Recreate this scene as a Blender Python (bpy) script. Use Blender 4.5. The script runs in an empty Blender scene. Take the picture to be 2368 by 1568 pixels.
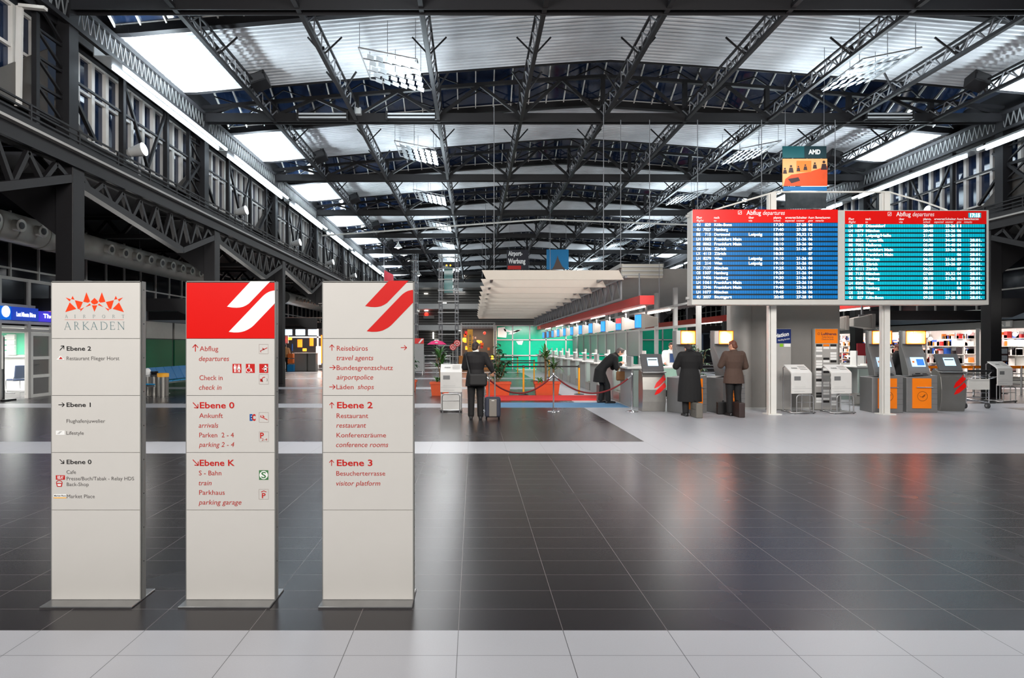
import bpy, bmesh, math, random
from mathutils import Vector, Matrix
S = bpy.context.scene
COL = S.collection
R = random.Random(7)
PI = math.pi

# ------------------------------------------------------------------ camera
F, CX, CY, HC = 1480.0, 1095.0, 799.0, 1.65        # focal length and vanishing point in pixels of the 2368x1568 frame, eye height
cd = bpy.data.cameras.new('camera'); cam = bpy.data.objects.new('camera', cd); COL.objects.link(cam)
cam.location = (0, 0, HC); cam.rotation_euler = (PI/2, 0, 0)
cd.sensor_width = 36; cd.lens = 36*F/2368
cd.shift_x = (1184-CX)/2368; cd.shift_y = (CY-784)/2368
cd.clip_end = 300; cd.clip_start = 0.05
S.camera = cam

# ------------------------------------------------------------------ night sky, exposure
w = bpy.data.worlds.new('night_sky'); S.world = w; w.use_nodes = True
wn = w.node_tree.nodes; wn['Background'].inputs[0].default_value = (0.10, 0.13, 0.19, 1); wn['Background'].inputs[1].default_value = 0.24
S.view_settings.view_transform = 'Standard'; S.view_settings.look = 'None'; S.view_settings.gamma = 1; S.view_settings.exposure = 0.0

# ------------------------------------------------------------------ hall numbers
XC, HW = 4.1, 12.7                      # middle and half width of the nave
XL, XR = XC-HW, XC+HW
T0, BAY, NT = 13.1, 7.2, 9              # first roof truss, bay length, number of trusses
TY = [13.55]+[T0+BAY*k for k in range(1, NT)]
YEND = 74.0
ZCH = HC+7.05                           # underside of the trusses
def roof_z(x):                          # underside of the shallow gabled ceiling
    u = min(1.0, abs(x-XC)/HW)
    return HC+7.55+1.0*(1-u**1.15)

# ------------------------------------------------------------------ lights of the hall and added fill
def area(name, loc, rot, sx, sy, power, col=(1, 1, 1), spread=None):
    l = bpy.data.lights.new(name, 'AREA'); l.shape = 'RECTANGLE'; l.size = sx; l.size_y = sy; l.energy = power; l.color = col
    if spread: l.spread = spread
    o = bpy.data.objects.new(name, l); COL.objects.link(o); o.location = loc; o.rotation_euler = rot
    return o
COOL = (0.78, 0.92, 1.0)
for k in range(-2, NT):                 # fluorescent coves along both clerestories, throwing up on the ceiling
    y = T0+BAY*k+4.2
    for sgn in (-1, 1):
        area('cove_light', (XC+sgn*(HW-0.95), y, HC+6.55), (PI, sgn*0.40, 0), 0.25, 4.4, 430 if sgn < 0 else 380, COOL, 2.3)
for k in range(-2, NT):                 # reflector clusters under the ceiling: most of their light washes the corrugated sheets
    y = T0+BAY*k+4.2
    for sx in (-1, 1):
        area('reflector_uplight', (XC+sx*6.05, y, HC+6.3), (PI, 0, 0), 1.4, 2.0, 175, COOL)
        if k < 0: area('reflector_and_fill', (XC+sx*4.5-3, y-4.5, HC+4.6), (1.15, 0, 0), 3.5, 2.0, 620, (1.0, 0.96, 0.92))  # added fill low behind the camera, turned to the pylon fronts
        else: area('reflector_and_fill', (XC+sx*6.05, y, HC+6.2), (0, 0, 0), 2.0, 2.6, 165, (1.0, 0.98, 0.96))

for k in range(0, 6):                   # added fill in the dark aisles, lifting the ducts and window grid
    for sgn in (-1, 1): area('aisle_fill', (XC+sgn*(HW+1.0), T0+BAY*k+3.6, 2.9), (PI, -sgn*0.95, 0), 0.4, 5.0, 75 if sgn < 0 else 40, (1, .97, .93))
for k in range(0, 6):                   # floodlights on the crane ledges, raking across the roof
    for sgn in (-1, 1):
        l = bpy.data.lights.new('floodlight_beam', 'SPOT'); l.energy = 1700; l.spot_size = 1.7; l.spot_blend = 0.8; l.shadow_soft_size = 0.2; l.color = COOL
        o = bpy.data.objects.new('floodlight_beam', l); COL.objects.link(o); o.location = (XC+sgn*(HW-0.55), 16+BAY*k, HC+4.98)
        o.rotation_euler = Vector((-sgn*0.9, -0.05, 0.42)).to_track_quat('-Z', 'Y').to_euler()

# ------------------------------------------------------------------ geometry helpers
def wx(px, Y): return (px-CX)/F*Y
def wz(py, Y): return HC-(py-CY)/F*Y
def fy(py): return F*HC/(py-CY)
def fl(px, py):
    Y = fy(py); return (wx(px, Y), Y)
def at(px, py, Y): return Vector((wx(px, Y), Y, wz(py, Y)))

def wloc(o):
    v = Vector((0, 0, 0))
    while o is not None:
        v += o.location; o = o.parent
    return v

class G:
    def __init__(s): s.v = []; s.f = []; s.mi = []; s.sm = []; s.cur = 0
    def add(s, vs, fs, smooth=False):
        n = len(s.v); s.v += [tuple(p) for p in vs]
        for f in fs:
            s.f.append([i+n for i in f]); s.mi.append(s.cur); s.sm.append(smooth)
        return s
    def bx(s, x0, x1, y0, y1, z0, z1):
        x0, x1 = min(x0, x1), max(x0, x1); y0, y1 = min(y0, y1), max(y0, y1); z0, z1 = min(z0, z1), max(z0, z1)
        return s.add([(x0,y0,z0),(x1,y0,z0),(x1,y1,z0),(x0,y1,z0),(x0,y0,z1),(x1,y0,z1),(x1,y1,z1),(x0,y1,z1)],
                     [(3,2,1,0),(4,5,6,7),(0,1,5,4),(1,2,6,5),(2,3,7,6),(3,0,4,7)])
    def bar(s, p, q, w, h=None, up=(0, 0, 1)):
        h = h or w; p = Vector(p); q = Vector(q); d = (q-p).normalized(); u = Vector(up)
        if abs(d.dot(u)) > 0.97: u = Vector((0, 1, 0)) if abs(d.y) < 0.9 else Vector((1, 0, 0))
        a = d.cross(u).normalized(); b = a.cross(d).normalized()
        c = [a*(w/2)*i+b*(h/2)*j for i, j in ((-1,-1),(1,-1),(1,1),(-1,1))]
        return s.add([p+k for k in c]+[q+k for k in c], [(3,2,1,0),(4,5,6,7),(0,1,5,4),(1,2,6,5),(2,3,7,6),(3,0,4,7)])
    def tube(s, p, q, r, r2=None, n=8, cap=True):
        r2 = r if r2 is None else r2
        p = Vector(p); q = Vector(q); d = (q-p).normalized(); u = Vector((0,0,1)) if abs(d.z) < 0.9 else Vector((1,0,0))
        a = d.cross(u).normalized(); b = d.cross(a)
        vs = []
        for c, rr in ((p, r), (q, r2)):
            vs += [c+(a*math.cos(2*PI*i/n)+b*math.sin(2*PI*i/n))*rr for i in range(n)]
        s.add(vs, [(i, (i+1) % n, n+(i+1) % n, n+i) for i in range(n)], True)
        if cap: s.add(vs, [tuple(range(n))[::-1], tuple(range(n, 2*n))])
        return s
    def path(s, pts, r, n=6, closed=False, rs=None):
        pts = [Vector(p) for p in pts]; m = len(pts); rings = []
        nrm = None
        for i, p in enumerate(pts):
            a = pts[(i-1) % m] if (closed or i > 0) else p; b = pts[(i+1) % m] if (closed or i < m-1) else p
            d = (b-a).normalized()
            if nrm is None:
                u = Vector((0,0,1)) if abs(d.z) < 0.9 else Vector((1,0,0)); nrm = d.cross(u).normalized()
            else:
                nrm = (nrm-d*nrm.dot(d)).normalized()
            bb = d.cross(nrm); rr = rs[i] if rs else r
            rings.append([p+(nrm*math.cos(2*PI*k/n)+bb*math.sin(2*PI*k/n))*rr for k in range(n)])
        return s.loft(rings, closed)
    def loft(s, rings, closed=False, cap=True):
        n = len(rings[0]); vs = [p for r in rings for p in r]; fs = []
        m = len(rings)
        for i in range(m if closed else m-1):
            for k in range(n):
                fs.append((i*n+k, i*n+(k+1) % n, ((i+1) % m)*n+(k+1) % n, ((i+1) % m)*n+k))
        s.add(vs, fs, True)
        if cap and not closed: s.add(vs, [tuple(range(n))[::-1], tuple(range((m-1)*n, m*n))])
        return s
    def ell(s, rings, n=18):            # rings of (x, y, z, rx, ry)
        return s.loft([[(x+rx*math.cos(2*PI*k/n), y+ry*math.sin(2*PI*k/n), z) for k in range(n)] for x, y, z, rx, ry in rings])
    def lathe(s, prof, c=(0, 0, 0), n=20):
        return s.loft([[(c[0]+r*math.cos(2*PI*k/n), c[1]+r*math.sin(2*PI*k/n), c[2]+z) for k in range(n)] for r, z in prof])
    def sph(s, c, r, n=12, m=8):
        r = (r, r, r) if not isinstance(r, tuple) else r
        return s.loft([[(c[0]+r[0]*math.sin(PI*i/m)*math.cos(2*PI*k/n), c[1]+r[1]*math.sin(PI*i/m)*math.sin(2*PI*k/n), c[2]-r[2]*math.cos(PI*i/m)) for k in range(n)]
                       for i in [0.15]+list(range(1, m))+[m-0.15]])
    def limb(s, pts, rs, n=12):
        for i in range(len(pts)-1): s.tube(pts[i], pts[i+1], rs[i], rs[i+1], n)
        for p, r in zip(pts, rs): s.sph(p, r, n, 8)
        return s
    def prism(s, poly, fn, t):          # polygon in (u, v), fn maps (u, v, w) into space, thickness t
        n = len(poly)
        vs = [fn(u, v, 0) for u, v in poly]+[fn(u, v, t) for u, v in poly]
        return s.add(vs, [tuple(range(n))[::-1], tuple(range(n, 2*n))]+[(i, (i+1) % n, n+(i+1) % n, n+i) for i in range(n)])
    def flat(s, poly, fn): return s.add([fn(u, v) for u, v in poly], [tuple(range(len(poly)))])
    def obj(s, name, mats, parent=None, bev=0, seg=2, remesh=0, sub=0, smooth=False, kind=None, label=None):
        me = bpy.data.meshes.new(name); off = wloc(parent) if parent else Vector((0, 0, 0))
        me.from_pydata([tuple(Vector(p)-off) for p in s.v], [], s.f)
        mats = mats if isinstance(mats, (list, tuple)) else [mats]
        for m in mats: me.materials.append(m)
        me.polygons.foreach_set('material_index', s.mi)
        me.polygons.foreach_set('use_smooth', [bool(x) or smooth for x in s.sm])
        me.update()
        o = bpy.data.objects.new(name, me); COL.objects.link(o)
        if parent: o.parent = parent
        if remesh:
            md = o.modifiers.new('remesh', 'REMESH'); md.mode = 'VOXEL'; md.voxel_size = remesh; md.use_smooth_shade = True
            sm = o.modifiers.new('smooth', 'SMOOTH'); sm.factor = 0.5; sm.iterations = 4
        if bev:
            b = o.modifiers.new('bevel', 'BEVEL'); b.width = bev; b.segments = seg; b.limit_method = 'ANGLE'; b.angle_limit = 0.6
        if sub:
            b = o.modifiers.new('sub', 'SUBSURF'); b.levels = sub; b.render_levels = sub
        if kind: o['kind'] = kind
        if label: o['label'] = label
        return o

def thing(name, label, cat, loc=(0, 0, 0), group=None):
    o = bpy.data.objects.new(name, None); COL.objects.link(o); o.location = loc; o.empty_display_size = 0.1
    return tag(o, label, cat, group)
def tag(o, label, cat, group=None, kind=None):
    o['label'] = label; o['category'] = cat
    if group: o['group'] = group
    if kind: o['kind'] = kind
    return o
def struct(g, name, mats, label=None, cat=None, **k):
    o = g.obj(name, mats, **k); o['kind'] = 'structure'
    if label: o['label'] = label; o['category'] = cat
    return o
def copy_tree(o, label=None, loc=None, rz=None, parent=None):
    c = o.copy(); COL.objects.link(c)
    if parent: c.parent = parent
    if label: c['label'] = label
    if loc is not None: c.location = loc
    if rz is not None: c.rotation_euler = (0, 0, rz)
    for ch in o.children: copy_tree(ch, parent=c)
    return c

# ------------------------------------------------------------------ materials
def lin(c):
    c = c/255.0
    return c/12.92 if c <= 0.04045 else ((c+0.055)/1.055)**2.4
def L(*c): return (lin(c[0]), lin(c[1]), lin(c[2]), 1)
MATS = {}
def mat(name, rgb, rough=0.5, metal=0.0, emit=0.0, erg=None, var=0.06, scale=6.0, spec=0.5, bump=0.0, alpha=1.0):
    if name in MATS: return MATS[name]
    m = bpy.data.materials.new(name); m.use_nodes = True; nt = m.node_tree; n = nt.nodes; b = n['Principled BSDF']
    c = L(*rgb)
    tc = n.new('ShaderNodeTexCoord'); no = n.new('ShaderNodeTexNoise'); no.inputs['Scale'].default_value = scale; no.inputs['Detail'].default_value = 3
    nt.links.new(tc.outputs['Object'], no.inputs['Vector'])
    mx = n.new('ShaderNodeMix'); mx.data_type = 'RGBA'
    mx.inputs['A'].default_value = tuple(min(1, x*(1-var)) for x in c[:3])+(1,); mx.inputs['B'].default_value = tuple(min(1, x*(1+var)) for x in c[:3])+(1,)
    nt.links.new(no.outputs['Fac'], mx.inputs['Factor']); nt.links.new(mx.outputs['Result'], b.inputs['Base Color'])
    b.inputs['Roughness'].default_value = rough; b.inputs['Metallic'].default_value = metal; b.inputs['Specular IOR Level'].default_value = spec
    if emit:
        b.inputs['Emission Color'].default_value = L(*(erg or rgb)); b.inputs['Emission Strength'].default_value = emit
    if bump:
        bp = n.new('ShaderNodeBump'); bp.inputs['Strength'].default_value = bump; nt.links.new(no.outputs['Fac'], bp.inputs['Height']); nt.links.new(bp.outputs['Normal'], b.inputs['Normal'])
    if alpha < 1: b.inputs['Alpha'].default_value = alpha
    MATS[name] = m
    return m
STEEL = mat('dark_painted_steel', (21, 20, 22), 0.5, 0.0, var=0.15, spec=0.3)
STEEL2 = mat('grey_painted_steel', (112, 113, 116), 0.45, 0.2)
MULL = mat('grey_window_frame', (188, 185, 180), 0.5)
WHITE = mat('white_paint', (226, 224, 218), 0.45)
OFFW = mat('pale_grey_panel', (212, 209, 203), 0.38, var=0.02)
GREY = mat('mid_grey_panel', (128, 127, 124), 0.5)
LGREY = mat('light_grey_panel', (168, 168, 166), 0.45)
DGREY = mat('charcoal_plastic', (62, 62, 64), 0.45)
BLACK = mat('black_plastic', (20, 20, 22), 0.4)
ALU = mat('brushed_aluminium', (190, 190, 190), 0.32, 0.9, var=0.1, scale=30)
CHROME = mat('polished_chrome', (215, 215, 218), 0.12, 1.0)
STAINL = mat('stainless_sheet', (165, 162, 156), 0.3, 0.85, var=0.08, scale=12)
RED = mat('signal_red', (228, 14, 6), 0.35, var=0.02)
REDT = mat('dark_red_lettering', (186, 40, 28), 0.5, var=0.02)
ORANGE = mat('orange_laminate', (255, 132, 8), 0.4, var=0.02)
NIGHT = mat('night_glass', (20, 32, 54), 0.08, 0.0, spec=0.6, var=0.3, scale=1.2)
DKGLASS = mat('dark_tinted_glass', (26, 27, 32), 0.1, spec=0.5, var=0.3, scale=0.6)
TUBE = mat('fluorescent_tube', (255, 255, 255), 0.4, emit=9.0, erg=(225, 242, 255))
TUBEW = mat('warm_fluorescent_tube', (255, 255, 255), 0.4, emit=7.0, erg=(255, 240, 225))
TUBEOFF = mat('unlit_tube', (188, 192, 196), 0.35)

# text as flat mesh
TXT = {}
def text_geo(body, bold, shear):
    key = (body, bold, shear)
    if key in TXT: return TXT[key]
    cu = bpy.data.curves.new('txt', 'FONT'); cu.body = body; cu.size = 1; cu.offset = bold; cu.shear = shear; cu.resolution_u = 3; cu.fill_mode = 'FRONT'
    ob = bpy.data.objects.new('txt', cu)
    me = bpy.data.meshes.new_from_object(ob)
    vs = [(v.co.x, v.co.y) for v in me.vertices]; fs = [tuple(p.vertices) for p in me.polygons]
    bpy.data.objects.remove(ob); bpy.data.curves.remove(cu); bpy.data.meshes.remove(me)
    TXT[key] = (vs, fs)
    return vs, fs
_h = text_geo('H', 0, 0)[0]; CAP = max(p[1] for p in _h) or 0.7
def put_text(g, body, x0, x1, yb, cap, fn, bold=0.0, shear=0.0):
    """text between u = x0 and x1 (x1 None keeps the natural width), baseline yb, capital height cap; fn maps (u, v) into space"""
    vs, fs = text_geo(body, bold, shear)
    if not vs: return
    a = min(p[0] for p in vs); b = max(p[0] for p in vs); sy = cap/CAP
    sx = (x1-x0)/(b-a) if x1 is not None else abs(sy)
    g.add([fn(x0+(u-a)*sx, yb+v*sy) for u, v in vs], fs)

# ================================================================== FLOOR
def tile_mat(name, rgb, joint, rough, row, var, spec=.5):
    m = bpy.data.materials.new(name); m.use_nodes = True; nt = m.node_tree; n = nt.nodes; b = n['Principled BSDF']
    tc = n.new('ShaderNodeTexCoord'); sp = n.new('ShaderNodeSeparateXYZ'); nt.links.new(tc.outputs['Object'], sp.inputs[0])
    def mth(op, a, bb=None, c=None):
        q = n.new('ShaderNodeMath'); q.operation = op
        for i, x in enumerate((a, bb, c)):
            if x is None: continue
            if isinstance(x, (int, float)): q.inputs[i].default_value = x
            else: nt.links.new(x, q.inputs[i])
        return q.outputs[0]
    fx = mth('FRACT', mth('DIVIDE', mth('ADD', sp.outputs[0], 0.0874+60.5), 0.605))
    fyy = mth('FRACT', mth('DIVIDE', mth('ADD', sp.outputs[1], 60.0-3.707), row))
    lx = mth('LESS_THAN', mth('MULTIPLY', mth('MINIMUM', fx, mth('SUBTRACT', 1.0, fx)), 0.605), 0.0018)
    ly = mth('LESS_THAN', mth('MULTIPLY', mth('MINIMUM', fyy, mth('SUBTRACT', 1.0, fyy)), row), 0.0016)
    ln = mth('MAXIMUM', lx, ly)
    no = n.new('ShaderNodeTexNoise'); no.inputs['Scale'].default_value = 130; no.inputs['Detail'].default_value = 2; nt.links.new(tc.outputs['Object'], no.inputs['Vector'])
    n2 = n.new('ShaderNodeTexNoise'); n2.inputs['Scale'].default_value = 0.8; nt.links.new(tc.outputs['Object'], n2.inputs['Vector'])
    c = L(*rgb); mx = n.new('ShaderNodeMix'); mx.data_type = 'RGBA'
    mx.inputs['A'].default_value = tuple(x*(1-var) for x in c[:3])+(1,); mx.inputs['B'].default_value = tuple(min(1, x*(1+var)) for x in c[:3])+(1,)
    nt.links.new(no.outputs['Fac'], mx.inputs['Factor'])
    m2 = n.new('ShaderNodeMix'); m2.data_type = 'RGBA'; m2.inputs['B'].default_value = L(*joint)
    nt.links.new(ln, m2.inputs['Factor']); nt.links.new(mx.outputs['Result'], m2.inputs['A']); nt.links.new(m2.outputs['Result'], b.inputs['Base Color'])
    r = mth('MULTIPLY_ADD', n2.outputs['Fac'], 0.03, rough-0.015)
    nt.links.new(r, b.inputs['Roughness']); b.inputs['Specular IOR Level'].default_value = spec
    return m
FDARK = tile_mat('anthracite_floor_tile', (40, 37, 39), (112, 107, 107), 0.27, 0.30, 0.35, .32)
FWHITE = tile_mat('pale_floor_tile', (172, 173, 178), (70, 70, 72), 0.36, 0.30, 0.05)
FWIDE = tile_mat('pale_floor_tile_wide', (172, 173, 178), (120, 120, 122), 0.36, 1.2, 0.05)
g = G()
xs = [-24, 2.93, 14.0, 34]
ys = [-9.0, 1.2, 3.707]
for k in range(1, 10): ys += [3.18+BAY*k-0.6, 3.18+BAY*k+0.6]
ys.append(YEND+6)
for j in range(len(ys)-1):
    for i in range(3):
        white = (j % 2 == 1)
        wide = j > 2
        if i == 1 and ys[j] > 9.5: white, wide = True, True
        g.cur = (2 if wide else 1) if white else 0
        g.add([(xs[i], ys[j], 0), (xs[i+1], ys[j], 0), (xs[i+1], ys[j+1], 0), (xs[i], ys[j+1], 0)], [(0, 1, 2, 3)])
struct(g, 'floor', [FDARK, FWHITE, FWIDE], 'anthracite tiled hall floor with pale cross stripes and a pale check-in zone', 'floor')

# ================================================================== CEILING
CORR = mat('corrugated_sheet', (186, 186, 188), 0.5, 0.0, var=0.3, scale=1.1)
for k in range(-1, NT):
    y0 = T0+BAY*k+2.4; y1 = y0+3.65
    prof = []
    npp = 19; p = (y1-y0)/npp
    for i in range(npp):
        prof += [(y0+i*p, 0), (y0+(i+.38)*p, 0), (y0+(i+.5)*p, 0.055), (y0+(i+.88)*p, 0.055)]
    prof.append((y1, 0))
    xn = [XL-.5+(XR-XL+1.0)*i/32 for i in range(33)]
    g = G(); m = len(prof)
    vs = [(x, y, roof_z(x)+z) for x in xn for y, z in prof]
    g.add(vs, [(i*m+j, i*m+j+1, (i+1)*m+j+1, (i+1)*m+j) for i in range(32) for j in range(m-1)])
    g.cur = 2
    for i in range(npp+4):
        ye = y0-2*p+i*p
        for xe, dz in ((xn[0], -.02), (xn[0]-.28, -.32), (xn[-1], -.02), (xn[-1]+.28, -.32)):
            sg = 1 if xe > XC else -1
            g.bx(xe, xe+sg*.06, ye+.02, ye+.11, roof_z(xe)+dz-.09, roof_z(xe)+dz)
    # pale edge trims along both long edges, as in the hall
    g.cur = 1
    for i in range(32):
        for y in (y0-0.06, y1+0.03):
            dz = -0.02 if y > y0 else 0.06
            g.bar((xn[i], y, roof_z(xn[i])+dz), (xn[i+1], y, roof_z(xn[i+1])+dz), 0.06 if y > y0 else 0.2, 0.05 if y > y0 else 0.3)
    struct(g, 'ceiling', [CORR, STEEL, ALU], 'corrugated metal ceiling field between two roof trusses', 'ceiling')

# slanting skylights above the trusses
for k in range(-1, NT):
    yl = T0+BAY*k+2.35; run = 5.2; rise = 2.8
    g = G(); gf = G()
    xn = [XL+(XR-XL)*i/41 for i in range(42)]
    for i in range(41):
        za, zb = roof_z(xn[i])+0.1, roof_z(xn[i+1])+0.1
        g.add([(xn[i], yl, za), (xn[i+1], yl, zb), (xn[i+1], yl-run, zb+rise), (xn[i], yl-run, za+rise)], [(0, 1, 2, 3)])
        gf.bar((xn[i], yl-.02, za-.04), (xn[i], yl-run, za+rise-.04), 0.035, 0.07)
        for t in (0.02, 0.36, 0.6):
            gf.bar((xn[i], yl-run*t, za+rise*t-.02), (xn[i+1], yl-run*t, zb+rise*t-.02), 0.03, 0.03)
    root = thing('window_%d' % (k+2), 'slanting night-dark rooflight above a roof truss', 'window'); root['kind'] = 'structure'
    a = g.obj('pane', NIGHT, root); a['kind'] = 'structure'
    b = gf.obj('frame', MULL, root); b['kind'] = 'structure'
    g = G()                                   # closed back slope of each rooflight
    for i in range(41):
        za, zb = roof_z(xn[i])+0.1+rise, roof_z(xn[i+1])+0.1+rise
        g.add([(xn[i], yl-run, za), (xn[i+1], yl-run, zb), (xn[i+1], yl-run-2.0, zb-rise), (xn[i], yl-run-2.0, za-rise)], [(0, 1, 2, 3)])
    struct(g, 'ceiling', STEEL, 'dark closed back slope behind a rooflight', 'ceiling')

# ================================================================== ROOF TRUSSES
ORD = ['first', 'second', 'third', 'fourth', 'fifth', 'sixth', 'seventh', 'eighth', 'ninth', 'tenth', 'eleventh', 'twelfth', 'thirteenth', 'fourteenth', 'fifteenth', 'sixteenth']
NODES = [XC+2.6*j for j in range(-4, 5)]
for k, y in enumerate(TY):
    t = thing('roof_truss', 'dark steel roof truss across the hall, %s from the front' % ORD[k], 'roof truss', (XC, y, ZCH), 'roof trusses')
    g = G(); g.bx(XL, XR, y-.13, y-.10, ZCH, ZCH+.28).bx(XL, XR, y+.10, y+.13, ZCH, ZCH+.28).bx(XL, XR, y-.12, y+.12, ZCH+.23, ZCH+.26)
    g.obj('bottom_chord', STEEL, t)
    xn = [XL]+NODES+[XR]; mid = [(xn[i]+xn[i+1])/2 for i in range(len(xn)-1)]
    g = G(); px = sorted(xn+mid)
    for i in range(len(px)-1): g.bar((px[i], y, roof_z(px[i])-.02), (px[i+1], y, roof_z(px[i+1])-.02), 0.14, 0.10)
    g.obj('top_chord', STEEL, t)
    for x in NODES:
        g = G(); g.bar((x, y, ZCH+.2), (x, y, roof_z(x)), 0.13); g.obj('post', STEEL, t)
    g = G()
    for i, x in enumerate(xn):
        for mx in ((mid[i-1],) if i > 0 else ())+((mid[i],) if i < len(mid) else ()):
            g.bar((x, y, ZCH+.22), (mx, y, roof_z(mx)-.03), 0.09)
        if i < len(xn)-1:                     # thin wind bracing in the rooflight plane
            g.bar((x, y+.9, roof_z(x)+.7), (xn[i+1], y+2.1, roof_z(xn[i+1])+.05), 0.035)
            g.bar((xn[i+1], y+.9, roof_z(xn[i+1])+.7), (x, y+2.1, roof_z(x)+.05), 0.035)
    g.obj('lattice', STEEL, t)
    for x in NODES:
        for d in (-1, 1):
            g = G()
            for s in (-1, 1): g.bar((x, y+d*2.2, ZCH+.10), (x+s*.42, y+d*2.38, min(roof_z(x)-.02, ZCH+.62)), 0.04)
            g.bar((x, y+d*2.2, ZCH+.05), (x, y+d*2.2, ZCH+.3), .06); g.obj('knee_brace', STEEL, t)
    for s, x in ((-1, XL), (1, XR)):
        g = G(); g.bx(x-.14, x+.14, y-.16, y+.16, HC+4.1, ZCH+.3)
        g.obj('post', STEEL, t)

# longitudinal lattice girders under the ceiling
for j, x in enumerate(NODES):
    t = thing('lattice_girder', 'long steel lattice girder running down the hall under the ceiling, %s from the pylon-side clerestory' % ORD[j], 'lattice girder', (x, T0, ZCH), 'lattice girders')
    ya, yb = 8.0, YEND-2.4
    g = G(); zb, zt = ZCH+.06, ZCH+.40
    g.bar((x-.10, ya, zt), (x-.10, yb, zt), .05).bar((x+.10, ya, zt), (x+.10, yb, zt), .05)
    g.obj('top_member', STEEL, t)
    g = G(); g.bx(x-.05, x+.05, ya, yb, zb-.04, zb+.04); g.obj('bottom_member', STEEL, t)
    g = G(); y = ya; i = 0
    while y < 46:
        s = 1 if i % 2 else -1
        for sx in (-.1, .1): g.bar((x, y, zb) if s > 0 else (x+sx, y, zt), (x+sx, y+.36, zt) if s > 0 else (x, y+.36, zb), .028)
        y += .36; i += 1
    g.obj('lattice', STEEL2, t)

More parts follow.
